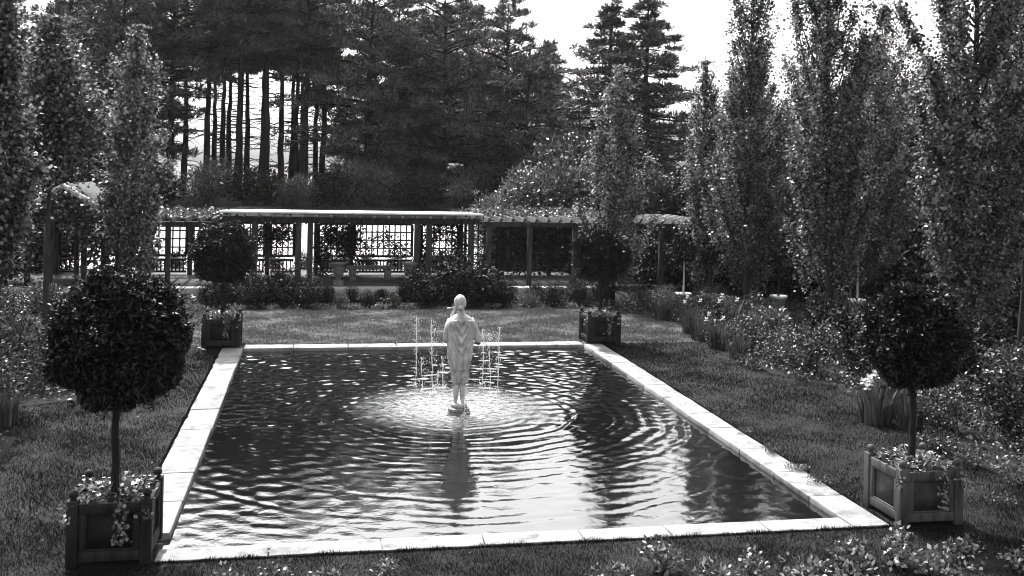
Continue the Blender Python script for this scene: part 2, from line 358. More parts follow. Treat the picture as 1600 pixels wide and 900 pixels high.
def wing(x0, x1, ztop, step, posts):
    for yb in (31.3, 34.25): pbox('beam', 'timber', (x0, yb-0.08, ztop-0.30), (x1, yb+0.08, ztop-0.142))
    for i, x in enumerate(np.arange(x0+0.08, x1-0.08, step)):
        y0, y1 = 30.7, 34.8; g = Geo()
        g.add(np.array([[x, y0, ztop-0.03], [x+.075, y0, ztop-0.03], [x+.075, y0, ztop], [x, y0, ztop], [x, y0+.22, ztop-0.14], [x+.075, y0+.22, ztop-0.14],
                        [x, y1, ztop-0.14], [x+.075, y1, ztop-0.14], [x+.075, y1, ztop], [x, y1, ztop]])-PO,
              [[0, 1, 2, 3], [0, 4, 5, 1], [4, 6, 7, 5], [6, 9, 8, 7], [3, 2, 8, 9]])
        g.add(np.array([[x, y0, ztop-0.03], [x, y0, ztop], [x, y0+.22, ztop], [x, y0+.22, ztop-0.14], [x, y1, ztop], [x, y1, ztop-0.14]])-PO, [[0, 1, 2, 3], [3, 2, 4, 5]])
        g.add(np.array([[x+.075, y0, ztop-0.03], [x+.075, y0, ztop], [x+.075, y0+.22, ztop], [x+.075, y0+.22, ztop-0.14], [x+.075, y1, ztop], [x+.075, y1, ztop-0.14]])-PO, [[3, 2, 1, 0], [5, 4, 2, 3]])
        g.obj('rafter', 'rafter', perg)
    for x, y in posts: pbox('post', 'timber', (x-.07, y-.07, 0.355), (x+.07, y+.07, ztop-0.302))
wing(-5.75, -2.8, 2.36, 0.39, [(-5.6, 31.3), (-4.2, 31.3), (-2.85, 31.3), (-5.2, 34.25), (-3.92, 34.25)])
wing(5.1, 12.3, 2.46, 0.37, [(5.3, 31.3), (6.6, 31.3), (8.05, 31.3), (9.6, 31.3), (10.9, 31.3), (12.1, 31.3), (6.2, 34.25), (7.9, 34.25), (9.6, 34.25), (11.3, 34.25)])
def lattice(x0, x1, z0, z1, y=34.25, cell=0.2, parent=None, O=None, name='lattice_panel'):
    O = PO if O is None else O
    g = Geo(); nx = max(2, round((x1-x0)/cell)); nz = max(2, round((z1-z0)/(cell*1.2)))
    for i in range(nx+1):
        x = x0+(x1-x0)*i/nx; w = .045 if i in (0, nx) else .022
        g.span(np.array((x-w, y-.02, z0))-O, np.array((x+w, y+.02, z1))-O)
    for k in range(nz+1):
        z = z0+(z1-z0)*k/nz; w = .04 if k in (0, nz) else .022
        g.span(np.array((x0, y+.021, z-w))-O, np.array((x1, y+.05, z+w))-O)
    return g.obj(name, 'lath', perg if parent is None else parent)
def balusters(x0, x1, z0, z1, y=34.25, parent=None, O=None):
    O = PO if O is None else O; g = Geo()
    g.span(np.array((x0, y-.05, z1-.07))-O, np.array((x1, y+.05, z1))-O); g.span(np.array((x0, y-.04, z0))-O, np.array((x1, y+.04, z0+.06))-O)
    for x in np.arange(x0+.06, x1, .115): g.span(np.array((x-.022, y-.02, z0+.061))-O, np.array((x+.022, y+.02, z1-.071))-O)
    return g.obj('balustrade', 'lath', perg if parent is None else parent)
for x0, x1 in ((-5.1, -4.03), (-3.83, -2.72), (-2.5, -1.6), (-1.4, -0.66), (0.14, 1.1), (1.3, 3.2), (3.52, 4.75)):
    lattice(x0, x1, 0.96, 2.03); balusters(x0, x1, 0.42, 0.86)
for x0, x1 in ((5.0, 6.1), (6.3, 7.8), (8.0, 9.5), (9.7, 11.2)): lattice(x0, x1, 0.5, 2.1, cell=0.24)

PV = np.array((-6.95, 32.6, 0.355))
pav = thing('garden_pavilion', tuple(PV), 'small gabled garden pavilion with dark shingle roof and white barge boards beyond the left trees', 'pavilion')
def vbox(name, mat, a, b, bevel=0.006): return Geo().span(np.array(a)-PV, np.array(b)-PV).obj(name, mat, pav, bevel=bevel)
xl, xr, xm, ze, zr, ya, yb = -8.15, -5.72, -7.0, 2.46, 3.28, 30.7, 34.6
g = Geo(); O = PV
g.add(np.array([[xm, ya, zr], [xm, yb, zr], [xr, yb, ze], [xr, ya, ze], [xl, ya, ze], [xl, yb, ze], [xm, ya, zr-.1], [xm, yb, zr-.1], [xr, yb, ze-.1], [xr, ya, ze-.1], [xl, ya, ze-.1], [xl, yb, ze-.1]])-O,
      [[0, 3, 2, 1], [0, 1, 5, 4], [6, 7, 8, 9], [6, 10, 11, 7], [3, 9, 8, 2], [4, 5, 11, 10], [0, 6, 9, 3], [0, 4, 10, 6], [1, 2, 8, 7], [1, 7, 11, 5]])
g.obj('roof', 'shingle', pav)
for sx in (xl-.05, xr+.05):
    g = Geo(); a = np.array((xm, ya-.045, zr+.05)); b = np.array((sx, ya-.045, ze+.02)); t = (0, 0, -.17); q = (0, .04, 0)
    v = np.array([a, b, b+t, a+t, a+q, b+q, b+np.add(t, q), a+np.add(t, q)])-O
    g.add(v, [[0, 1, 2, 3], [7, 6, 5, 4], [0, 4, 5, 1], [2, 6, 7, 3], [1, 5, 6, 2], [0, 3, 7, 4]]); g.obj('barge_board', 'timber_pale', pav)
Geo().add(np.array([[xl+.15, ya+.25, ze-.1], [xr-.15, ya+.25, ze-.1], [xm, ya+.25, zr-.18]])-O, [[0, 1, 2]]).obj('gable_infill', 'timber', pav)
vbox('beam', 'timber', (xl+.1, ya+.2, 2.16), (xr-.1, ya+.36, ze-.11)); vbox('beam', 'timber', (xl+.1, yb-.4, 2.16), (xr-.1, yb-.24, ze-.11))
for x in (xl+.2, xm-.35, xm+.55, xr-.2):
    for y in (ya+.28, yb-.32): vbox('post', 'timber', (x-.07, y-.07, .356), (x+.07, y+.07, 2.158))
lattice(xl+.3, xm-.45, 0.96, 1.75, y=yb-.32, parent=pav, O=PV); balusters(xl+.3, xm-.45, 0.42, 0.86, y=yb-.32, parent=pav, O=PV)
lattice(xm+.65, xr-.3, 0.96, 2.05, y=yb-.32, parent=pav, O=PV)

# urns and bench on the terrace
def urn(x, label):
    t = thing('stone_urn', (x, 31.0, .355), label, 'urn', 'urns on the terrace')
    Geo().span((-.15, -.15, 0), (.15, .15, .18)).obj('pedestal', 'urn', t, bevel=.012)
    Geo().lathe([(.0, .18), (.11, .181), (.07, .24), (.09, .28), (.17, .40), (.19, .55), (.17, .62), (.24, .66), (.24, .70), (.18, .70), (.16, .6), (0, .58)]).obj('bowl', 'urn', t, smooth=True)
    return t
urn(0.72, 'grey stone urn on the terrace at the left end of the stone bench'); urn(2.85, 'grey stone urn on the terrace at the right end of the stone bench')
t = thing('stone_bench', (1.75, 32.6, .355), 'low grey stone bench on the terrace between two urns', 'bench')
Geo().span((-.75, -.22, .36), (.75, .22, .45)).obj('seat', 'urn', t, bevel=.015)
for sx in (-.55, .55): Geo().span((sx-.1, -.18, 0), (sx+.1, .18, .358)).obj('leg', 'urn', t, bevel=.015)

# ------------------------------------------------------------------ statue with jets
ST = (2.38, 16.65, -0.07)
stat = thing('fountain_statue', ST, 'pale stone statue of a robed figure seen from behind amid the pool jets', 'statue')
g = Geo()
g.lathe([(0, -.5), (.2, -.5), (.2, .0), (.19, .015), (.185, .055), (.165, .06), (.165, .07), (.18, .075), (.175, .115), (.155, .12), (.14, .135), (.0, .14)], 26)
g.obj('plinth', 'statue_dark', stat, bevel=.006)
g = Geo(); g.lathe([(0, .141), (.135, .141), (.13, .18), (.12, .195), (0, .196)], 20); g.obj('foot_stone', 'statue', stat, smooth=False)
zf = 0.197
def ell_ring(cx, cy, z, rx, ry, n=24):
    a = np.arange(n)*2*np.pi/n; return np.stack([cx+rx*np.cos(a), cy+ry*np.sin(a), np.full(n, z)], -1)
g = Geo()
g.rings([ell_ring(.0, .0, z, rx, ry) for z, rx, ry in ((.86, .1, .09), (.95, .165, .115), (1.05, .16, .11), (1.2, .13, .1), (1.35, .155, .11), (1.5, .185, .11), (1.58, .17, .1), (1.63, .10, .08), (1.66, .06, .06))])
g.tube([(.0, -.005, 1.6), (.0, .005, 1.72), (-.005, .02, 1.8)], [.062, .055, .06], 12)
hc = np.array((-.012, .02, 1.83))
g.ball(hc, (.088, .105, .125), 20, 16)
g.ball(hc+(-.005, .06, -.06), (.062, .06, .06))                              # jaw
g.tube([hc+(-.01, .10, .03), hc+(-.012, .128, -.022), hc+(-.01, .105, -.035)], [.012, .019, .012], 8)   # nose
g.ball(hc+(-.01, .1, -.065), (.026, .018, .012)); g.ball(hc+(-.01, .098, -.085), (.022, .018, .012))     # lips
for sx in (-1, 1):
    g.ball(hc+(sx*.035-.008, .09, .012), (.018, .014, .012))                  # eyes
    g.ball(hc+(sx*.09, .005, -.01), (.014, .026, .036))                       # ears
for sx in (-1, 1):                                                            # legs and feet
    g.tube([(sx*.075, .0, .95), (sx*.07, .0, .72), (sx*.058, .012, .58), (sx*.056, -.012, .45), (sx*.055, -.006, .3), (sx*.055, .0, zf+.04)], [.085, .075, .052, .054, .04, .034], 12)
    g.tube([(sx*.055, -.045, zf+.03), (sx*.058, .03, zf+.035), (sx*.064, .13, zf+.018), (sx*.066, .165, zf+.014)], [.03, .034, .026, .012], 10)
# right arm hangs with the elbow out and the hand forward; left arm is raised to hold the pipe at the lips
g.tube([(.165, .0, 1.545), (.235, -.03, 1.40), (.305, -.05, 1.21), (.26, .08, 1.17), (.185, .21, 1.22)], [.058, .052, .043, .038, .026], 12)
g.tube([(-.165, .0, 1.545), (-.2, -.015, 1.40), (-.215, .0, 1.25), (-.19, .1, 1.35), (-.12, .19, 1.60), (-.085, .19, 1.68)], [.058, .052, .045, .042, .03, .024], 12)
def hand(c, up, side, fwd):
    c, up, side, fwd = (np.array(q, float) for q in (c, up, side, fwd))
    g.ball(c, (.036, .03, .04), 10, 8)
    for k, (o, L) in enumerate(((-.027, .058), (-.009, .068), (.009, .064), (.026, .05))):
        b = c+side*o+up*.03
        g.tube([b, b+up*L*.45+fwd*.008, b+up*L*.7+fwd*.03, b+up*L*.75+fwd*.05], [.0115, .0105, .0095, .008], 8)
    b = c-side*.03; g.tube([b, b-side*.022+up*.02, b-side*.012+up*.045+fwd*.02], [.0125, .011, .009], 8)
hand((.165, .25, 1.24), (-.55, .5, .65), (.6, .6, 0), (-.6, .2, .2))
hand((-.075, .19, 1.72), (.25, .1, .95), (-.3, .9, 0), (.9, .1, -.1))
me0 = g.mesh('figure'); tmp = bpy.data.objects.new('figure', me0); COL.objects.link(tmp)
rm = tmp.modifiers.new('r', 'REMESH'); rm.mode = 'VOXEL'; rm.voxel_size = 0.0085
sm = tmp.modifiers.new('s', 'SMOOTH'); sm.iterations = 3; sm.factor = 0.5
dg = bpy.context.evaluated_depsgraph_get(); me1 = bpy.data.meshes.new_from_object(tmp.evaluated_get(dg))
bpy.data.objects.remove(tmp)
me1.name = 'figure'; me1.materials.clear(); me1.materials.append(M['statue']); me1.polygons.foreach_set('use_smooth', np.ones(len(me1.polygons), bool))
link('figure', me1, stat)
# robe: narrow hem, loose back with hanging folds
n = 72; a = np.arange(n)*2*np.pi/n; R = []
for z in np.linspace(.52, 1.655, 46):
    rx = np.interp(z, [.52, .6, .8, .95, 1.1, 1.2, 1.35, 1.5, 1.58, 1.62, 1.655], [.108, .125, .152, .168, .172, .176, .198, .212, .192, .135, .075])
    ry = np.interp(z, [.52, .6, .8, .95, 1.2, 1.4, 1.55, 1.62, 1.655], [.10, .115, .135, .15, .14, .138, .125, .1, .07])
    k = np.interp(z, [.52, 1.2, 1.5, 1.65], [1, .7, .35, .05])
    fold = k*(.15*np.sin(7*a+2.6*math.sin(z*3.1))+.085*np.sin(12*a+z*6+1)+.05*np.sin(19*a-z*9))
    back = np.clip(-np.sin(a), 0, 1)**2
    drape = .16*np.exp(-((z-1.36-.35*np.abs(np.cos(a))*2)/.13)**2)*0
    vfold = back*.10*np.sin((z-0.55*np.abs(np.cos(a)+.1))*42)*np.interp(z, [.9, 1.1, 1.5, 1.6], [.2, 1, 1, 0])
    q = 1+fold+vfold+drape
    cx = np.interp(z, [.52, .9, 1.6], [.012, -.004, 0])
    zz = z+ (0.025*np.sin(3*a+1)+.012*np.sin(7*a) if z < .6 else 0)*np.interp(z, [.52, .6], [1, 0])
    R.append(np.stack([cx+rx*q*np.cos(a), ry*q*np.sin(a)-.01, np.broadcast_to(zz, (n,))], -1))
g = Geo(); g.rings(R)
# mantle hanging down the back from the shoulders, swagged in V folds
nm = 90; am = np.linspace(np.pi*.93, np.pi*2.07, nm); R = []
for t_ in np.linspace(0, 1, 60):
    low_ = .70+.20*np.abs(np.cos(am))**1.5+.05*np.sin(am*3); zt_ = 1.60-.05*np.abs(np.cos(am)); z = zt_+(low_-zt_)*t_
    rx = np.interp(z, [.6, .8, .95, 1.1, 1.2, 1.35, 1.5, 1.56, 1.61], [.14, .16, .18, .192, .202, .226, .232, .205, .145]); ry = np.interp(z, [.6, .8, .95, 1.2, 1.4, 1.55, 1.61], [.14, .155, .168, .165, .16, .15, .11])
    bk = np.clip(-np.sin(am), 0, 1); f = .017*np.sin(am*12+3*t_)*t_+.010*np.sin(am*21-5*t_)*t_+.017*bk*np.sin((z-.5*np.abs(am-1.5*np.pi)**1.2)*38)*np.interp(t_, [0, .12, .55, .8], [0, 1, 1, .1])
    R.append(np.stack([(rx+.008+f)*np.cos(am), (ry+.008+f)*np.sin(am)-.01, z], -1))
R = np.array(R); gm = Geo(); i_ = np.arange(59)[:, None]*nm; j_ = np.arange(nm-1)[None]
gm.add(R.reshape(-1, 3), np.stack([i_+j_, i_+j_+1, i_+nm+j_+1, i_+nm+j_], -1).reshape(-1, 4)); mo = gm.obj('mantle', 'statue', stat, smooth=True)
so = mo.modifiers.new('solid', 'SOLIDIFY'); so.thickness = .014; so.offset = 1
for sx in (1, -1):     # sleeves
    P_ = [(sx*.14, 0, 1.56), (sx*.2, -.015, 1.46), (sx*.252, -.03, 1.34), (sx*.296, -.05, 1.225), (sx*.29, -.02, 1.18)] if sx > 0 else [(sx*.14, 0, 1.56), (sx*.187, -.01, 1.46), (sx*.208, -.012, 1.36), (sx*.218, 0, 1.24), (sx*.212, .03, 1.2)]
    g.tube(P_, [.075, .072, .068, .066, .05], 16)
g.obj('robe', 'statue', stat, smooth=True)
# hair: cap of locks, band and nape knot
g = Geo(); R = []; n = 40; a = np.arange(n)*2*np.pi/n
for t_ in np.linspace(0.02, 2.05, 18):
    q = 1+.035*np.sin(9*a+t_*6)+.02*np.sin(17*a-t_*4)
    front = np.clip(np.sin(a), 0, 1)**2; tt = t_*(1-.42*front)
    R.append(np.stack([.1*q*np.sin(tt)*np.cos(a), .115*q*np.sin(tt)*np.sin(a), .137*np.cos(tt)+0*a], -1)+hc+(0, -.006, .004))
g.rings(R[::-1]); g.ball(hc+(.0, -.115, -.07), (.055, .045, .05)); g.tube([hc+(.03, -.09, -.09), hc+(.045, -.085, -.18), hc+(.05, -.09, -.25)], [.03, .024, .01], 10)
g.obj('hair', 'statue', stat, smooth=True)
g = Geo(); g.tube([hc+(-.01, .115, -.075), hc+(-.07, .2, -.10), hc+(-.17, .29, -.13)], [.011, .013, .017], 10); g.obj('pipe', 'statue', stat, smooth=True)

r_ = rng(8)
def jet(x, y, h, label, lean=0.0):
    t = thing('water_jet', (x, y, -0.07), label, 'water jet', 'ring of fountain jets')
    g = Geo(); m = 26; zz = np.linspace(0, h, m); wob = np.cumsum(r_.normal(0, .0042, (m, 2)), 0)
    pts = np.c_[lean*(zz/h)**2+wob[:, 0], wob[:, 1], zz]
    g.tube(pts, np.interp(zz/h, [0, .7, 1], [.009, .007, .010])*r_.uniform(.55, 1.3, m), 7)
    g.obj('water_column', 'jet', t, smooth=True)
    g = Geo()
    for i in range(int(130*h)):
        z = h*r_.uniform(0, 1)**.6; s = r_.uniform(.0025, .006)
        g.ball((lean*(z/h)**2+r_.normal(0, .035), r_.normal(0, .035), z), (s, s, s*2.4), 6, 5)
    for i in range(40):
        ang, q = r_.uniform(0, 6.3), abs(r_.normal(0, .09)); s = r_.uniform(.006, .014)
        g.ball((q*math.cos(ang), q*math.sin(ang), abs(r_.normal(0, .05))), s, 6, 5)
    g.obj('droplets', 'jet', t, smooth=True)['kind'] = 'stuff'
for x, y, h, lab in ((1.96, 18.2, .66, 'short water jet left of the statue, farthest left but one of the ring'),
                     (2.10, 18.0, 1.36, 'tallest thin water jet rising left of the statue above the lawn edge'),
                     (2.25, 18.6, .34, 'low bubbling water jet close to the left of the statue skirt'),
                     (2.36, 18.5, .62, 'middling water jet nearest the left hip of the statue'),
                     (3.08, 17.8, 1.14, 'tall water jet right of the statue, second outwards on that side'),
                     (3.28, 18.1, 1.2, 'tall water jet farthest right of the statue'),
                     (3.12, 18.8, 1.05, 'water jet standing behind the others right of the statue'),
                     (1.88, 18.8, 1.28, 'faint tall water jet farthest left of the statue'),
                     (2.43, 16.36, .5, 'thin low water jet directly in front of the statue feet')):
    jet(x, y, h, lab)
g = Geo()
for i in range(900):
    ang = r_.uniform(0, 6.3); q = abs(r_.normal(0, .85)); s = r_.uniform(.004, .012)
    g.ball((2.4+q*math.cos(ang), 17.2+q*math.sin(ang), -.07+abs(r_.normal(0, .035))), s, 5, 4)
tag(g.obj('splash_droplets', 'jet', smooth=True), 'fine white splash droplets leaping from the water round the statue', 'splash', kind='stuff')

# ------------------------------------------------------------------ tubs
def make_tub(loc, label, wood='tub', wood2='tub_panel'):
    t = thing('planter_tub', loc, label, 'planter', 'square wooden planters at the pool corners')
    hw, H0, H1 = .40, .05, .62; p = .055
    for sx in (-1, 1):
        for sy in (-1, 1):
            c = Geo().span((sx*(hw-p)-p, sy*(hw-p)-p, 0), (sx*(hw-p)+p, sy*(hw-p)+p, .655)).obj('corner_post', wood, t, bevel=.008)
            Geo().ball((sx*(hw-p), sy*(hw-p), .708), .044, 16, 12).lathe([(0, .655), (.035, .656), (.03, .668), (.02, .675)], 14, (sx*(hw-p), sy*(hw-p), 0)).obj('finial', wood, c, smooth=True)
    for k in range(4):
        def T(a, b):
            g = Geo().span(a, b); v = g.v[0]
            for _ in range(k): v[:] = np.c_[-v[:, 1], v[:, 0], v[:, 2]]
            return g
        i = hw-2*p-.001
        T((-i, -hw+.015, H1-.10), (i, -hw+.055, H1)).obj('top_rail', wood, t, bevel=.006)
        T((-i, -hw+.015, H0), (i, -hw+.055, H0+.10)).obj('bottom_rail', wood, t, bevel=.006)
        for sx in (-1, 1): T((sx*i, -hw+.017, H0+.101), (sx*(i-.06), -hw+.055, H1-.101)).obj('stile', wood, t, bevel=.005)
        pn = T((-i+.061, -hw+.048, H0+.101), (i-.061, -hw+.07, H1-.101)).obj('side_panel', wood2, t)
        g = T((-i+.062, -hw+.022, H0+.102), (i-.062, -hw+.047, H0+.12)); g.obj('moulding', wood, pn, bevel=.004)
        g = T((-i+.062, -hw+.030, H1-.115), (i-.062, -hw+.047, H1-.102)); g.obj('moulding', wood, pn, bevel=.003)
        for sx in (-1, 1): T((sx*(i-.062), -hw+.03, H0+.121), (sx*(i-.076), -hw+.047, H1-.116)).obj('moulding', wood, pn, bevel=.003)
    Geo().span((-hw+.072, -hw+.072, .2), (hw-.072, hw-.072, .57)).obj('soil', 'soil', t)
    return t
TUBS = [((-1.92, 10.98, 0.004), 'near left', 'dark square planter tub standing nearest on the left of the pool', .665, 2.17, .04),
        ((6.99, 10.97, 0.004), 'near right', 'lighter square planter tub beside the near right corner of the pool', .575, 2.12, .0),
        ((-1.93, 23.05, 0.004), 'far left', 'square planter tub at the far left corner of the pool', .68, 2.02, .0),
        ((6.56, 23.02, 0.004), 'far right', 'square planter tub at the far right corner of the pool', .66, 2.04, .0)]
tub0 = make_tub(TUBS[0][0], TUBS[0][2]); tub0.rotation_euler.z = 0.0
make_tub(TUBS[1][0], TUBS[1][2], 'tub_grey', 'tub_panel_grey')
for q in TUBS[2:]: dup(tub0, q[0], q[5], q[2])
def clipped_crown(R0, n, seed, L=.09, vert=.97):
    r = rng(seed); d = unit(r.normal(size=(n, 3)))
    lump = 1+.10*np.sin(d[:, 0]*6+seed)*np.sin(d[:, 1]*6+2)+.07*np.sin(d[:, 2]*8+1)*np.cos(d[:, 0]*5+seed*2)+.04*np.sin(d[:, 1]*15+seed)*np.sin(d[:, 2]*13)
    rad = R0*lump*(1-.3*r.uniform(0, 1, n)**1.6); p = d*rad[:, None]; p[:, 2] *= vert
    ax = unit(d*.75+r.normal(0, .55, (n, 3))+np.array((0, 0, .12))); nr = unit(r.normal(0, .6, (n, 3))+np.array((0, 0, .5))+d*.5)
    g = Geo(); sz = L*r.uniform(.65, 1.2, n); g.leaves(p-ax*sz[:, None]*.5, ax, nr, sz, sz*.38)
    for k in range(110):
        e = unit(r.normal(size=3)+np.array((0, 0, .1))); b = e*R0*r.uniform(.9, 1.0); e = unit(e+r.normal(0, .35, 3)); ln = r.uniform(.05, .2); m = 11
        q = b+e*(np.linspace(0, 1, m)*ln)[:, None]; g.leaves(q, e+r.normal(0, .6, (m, 3)), r.normal(0, .6, (m, 3))+(0, 0, .6), L*r.uniform(.6, 1.1, m), L*.34)
    return g
for i, (loc, where, _, R0, zc, _r) in enumerate(TUBS):
    x, y = loc[0], loc[1]
    t = thing('clipped_standard_tree', (x, y, .575), ['dark round-headed clipped tree in the near left tub, largest of the four', 'round-headed clipped tree in the near right tub, bright leaf tips on its crown',
              'round-headed clipped tree in the far left tub before the pergola', 'round-headed clipped tree in the far right tub before the pergola'][i], 'clipped tree', 'clipped trees in the pool tubs')
    r = rng(40+i); zt = zc-.575
    zz = np.linspace(-.05, zt, 14); g = Geo(); g.tube(np.c_[np.cumsum(r.normal(0, .007, 14)), np.cumsum(r.normal(0, .007, 14)), zz], np.linspace(.043, .032, 14), 10)
    for k in range(14):
        d = unit(r.normal(size=3)+np.array((0, 0, .3))); g.tube([(0, 0, zt-.35+r.uniform(0, .3)), np.array((0, 0, zt))+d*R0*.45, np.array((0, 0, zt))+d*R0*.8], [.016, .011, .004], 5)
    g.obj('trunk', 'bark_dark', t, smooth=True)
    clipped_crown(R0, 52000 if i < 2 else 22000, 60+i, .064 if i < 2 else .075, (1.04, 1.05, .97, .97)[i]).obj('crown', 'laurel', t, loc=(0, 0, zt))
    # bedding plants trailing over the rim
    tp = thing('bedding_plant', (x, y, .575), 'low leafy bedding plants spilling over the rim of the %s tub' % where, 'bedding plant', 'bedding plants in the pool tubs')
    n = 620; ang = r.uniform(0, 6.283, n); q = np.sqrt(r.uniform(0, 1, n))
    p = np.c_[q*.37*np.sign(np.cos(ang))*np.abs(np.cos(ang))**.7, q*.37*np.sign(np.sin(ang))*np.abs(np.sin(ang))**.7, .02+r.uniform(0, .12, n)*(1.1-.5*q)+.03*np.sin(ang*5+i)]
    g = Geo(); ax = unit(np.c_[p[:, :2]*1.2, np.full(n, .25)]+r.normal(0, .4, (n, 3))); g.leaves(p, ax, r.normal(0, .4, (n, 3))+(0, 0, 1), r.uniform(.035, .075, n), r.uniform(.03, .06, n))
    for (tx, dirx, nn) in ((.12, (0, -1), 70), (-.3, (-1, -.3), 24), (.3, (.6, -1), 20)):
        for k in range(nn):
            s = r.uniform(0, 1); b = np.array((tx+r.normal(0, .04), -.415-.02*s, .06-s*.40*(1 if nn > 30 else .35))) if dirx[0] == 0 else np.array((tx+dirx[0]*.12+r.normal(0, .03), -.40+r.normal(0, .03), .06-s*.18))
            g.leaves(b[None], (r.normal(0, .5, 3)+np.array((0, -.6, -.5)))[None], (r.normal(0, .3, 3)+np.array((0, -1, .5)))[None], r.uniform(.035, .065), r.uniform(.03, .05))
    g.obj('foliage', 'rose', tp)
    g = Geo(); n = 40; p2 = p[r.integers(0, len(p), n)]+(0, 0, .045)
    for qv in p2: g.leaves(np.repeat(qv[None], 5, 0), np.c_[np.cos(np.arange(5)*1.257), np.sin(np.arange(5)*1.257), np.full(5, .4)], np.tile((0, 0, 1.), (5, 1)), .022, .018)
    g.obj('blossom', 'petal', tp)

# ------------------------------------------------------------------ trees
def poplar(loc, h, rmax0, seed, label, n=15000, L=.10, mat='poplar', low=.06, group='lombardy poplars round the garden', taper=1.0, name='poplar_tree', spread=.16):
    rmax = rmax0*1.27; n = int(n*2.3); L = L*.84
    r = rng(seed); t = thing(name, loc, label, 'tree', group)
    m = 24; zz = np.linspace(-.1, h*.97, m); w = np.cumsum(r.normal(0, .02, (m, 2)), 0); g = Geo()
    tr = np.c_[w, zz]; g.tube(tr, np.linspace(.032+.006*h, .010, m), 10)
    env = lambda f: rmax*np.interp(f, [0, low, .16, .35, .6, .8, .92, 1.0], [.2, .45, .8, 1.0, .95, .68*taper, .38*taper, .06])
    nb = int(46+h*3); P, Wt = [], []
    for b in range(nb):
        f0 = (low*.6 if low < .15 else low*.95)+(.93-(low*.6 if low < .15 else low*.95))*(b+r.uniform(0, 1))/nb; z0 = f0*h; ln = h*r.uniform(.14, .26)*(1.15-.6*f0)
        f1 = min(.995, f0+ln/h); re = env(f1)*r.uniform(.55, 1.12); an = b*2.399+r.normal(0, .3)
        s = np.linspace(0, 1, 9); rad = re*s**.62; i0 = np.interp(z0, zz, tr[:, 0]), np.interp(z0, zz, tr[:, 1])
        pts = np.c_[i0[0]+rad*np.cos(an), i0[1]+rad*np.sin(an), z0+ln*s]+np.cumsum(r.normal(0, .012, (9, 3)), 0)
        g.tube(pts, np.linspace(.02+.0015*h*(1-f0), .004, 9), 5, cap=False); P.append(pts); Wt.append(ln*(.4+re))
    g.obj('trunk', 'bark', t, smooth=True)
    Wt = np.array(Wt)/sum(Wt); cnt = r.multinomial(n, Wt); pos = []
    for pts, c in zip(P, cnt):
        nc = max(4, int(np.linalg.norm(pts[-1]-pts[0])/.17)); cl = r.uniform(.08, 1.0, nc); s = np.clip(cl[r.integers(0, nc, c)]+r.normal(0, .012, c), 0, .999)*8; i = np.minimum(s.astype(int), 7); fr = (s-i)[:, None]
        pos.append(pts[i]*(1-fr)+pts[i+1]*fr)
    p = np.concatenate(pos); c = len(p); p = p+r.normal(0, 1, (c, 3))*np.array((spread, spread, spread*1.1))*r.uniform(.15, 1.0, (c, 1))*min(1, .45+rmax*.5)
    p[:, 2] = np.minimum(p[:, 2], h)
    out = unit(np.c_[p[:, :2], np.zeros(c)]); ax = unit(out*.6+r.normal(0, .7, (c, 3))+(0, 0, -.15)); nr = unit(out+r.normal(0, .8, (c, 3))+(0, 0, .5))
    sz = L*r.uniform(.6, 1.15, c); g = Geo(); g.leaves(p, ax, nr, sz, sz*.82, .1); g.obj('crown', mat, t)
    return t
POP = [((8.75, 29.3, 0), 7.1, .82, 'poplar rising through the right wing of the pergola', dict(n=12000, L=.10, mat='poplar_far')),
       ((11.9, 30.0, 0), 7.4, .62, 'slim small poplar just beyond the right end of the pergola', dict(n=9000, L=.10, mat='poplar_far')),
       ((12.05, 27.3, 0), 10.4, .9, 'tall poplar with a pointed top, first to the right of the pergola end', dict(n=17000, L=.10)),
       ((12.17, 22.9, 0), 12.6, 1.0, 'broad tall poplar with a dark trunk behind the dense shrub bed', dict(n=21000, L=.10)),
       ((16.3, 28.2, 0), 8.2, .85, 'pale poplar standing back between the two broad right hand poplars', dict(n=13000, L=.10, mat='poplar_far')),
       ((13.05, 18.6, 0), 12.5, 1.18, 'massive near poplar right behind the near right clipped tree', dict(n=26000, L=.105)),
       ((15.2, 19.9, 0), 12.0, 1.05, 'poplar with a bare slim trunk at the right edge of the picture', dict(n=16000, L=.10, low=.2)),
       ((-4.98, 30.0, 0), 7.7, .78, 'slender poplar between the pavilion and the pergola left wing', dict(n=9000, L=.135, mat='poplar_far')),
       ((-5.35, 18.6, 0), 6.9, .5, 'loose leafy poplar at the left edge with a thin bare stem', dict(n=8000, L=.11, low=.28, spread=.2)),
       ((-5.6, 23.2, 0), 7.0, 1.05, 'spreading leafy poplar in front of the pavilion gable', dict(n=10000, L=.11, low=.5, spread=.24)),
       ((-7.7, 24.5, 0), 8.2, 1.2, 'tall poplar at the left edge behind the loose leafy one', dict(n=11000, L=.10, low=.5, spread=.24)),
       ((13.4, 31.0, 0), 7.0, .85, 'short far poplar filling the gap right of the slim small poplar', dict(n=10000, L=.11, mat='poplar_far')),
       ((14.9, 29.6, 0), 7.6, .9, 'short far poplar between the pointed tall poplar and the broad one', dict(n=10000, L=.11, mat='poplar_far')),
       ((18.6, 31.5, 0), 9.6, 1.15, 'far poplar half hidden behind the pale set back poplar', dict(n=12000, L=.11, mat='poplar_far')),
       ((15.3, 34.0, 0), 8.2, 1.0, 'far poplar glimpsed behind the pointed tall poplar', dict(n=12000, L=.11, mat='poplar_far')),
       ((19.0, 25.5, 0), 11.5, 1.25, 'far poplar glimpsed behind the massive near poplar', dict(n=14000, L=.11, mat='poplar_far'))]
for i, (loc, h, rm_, lab, kw) in enumerate(POP): poplar(loc, h, rm_, 100+i, lab, **kw)

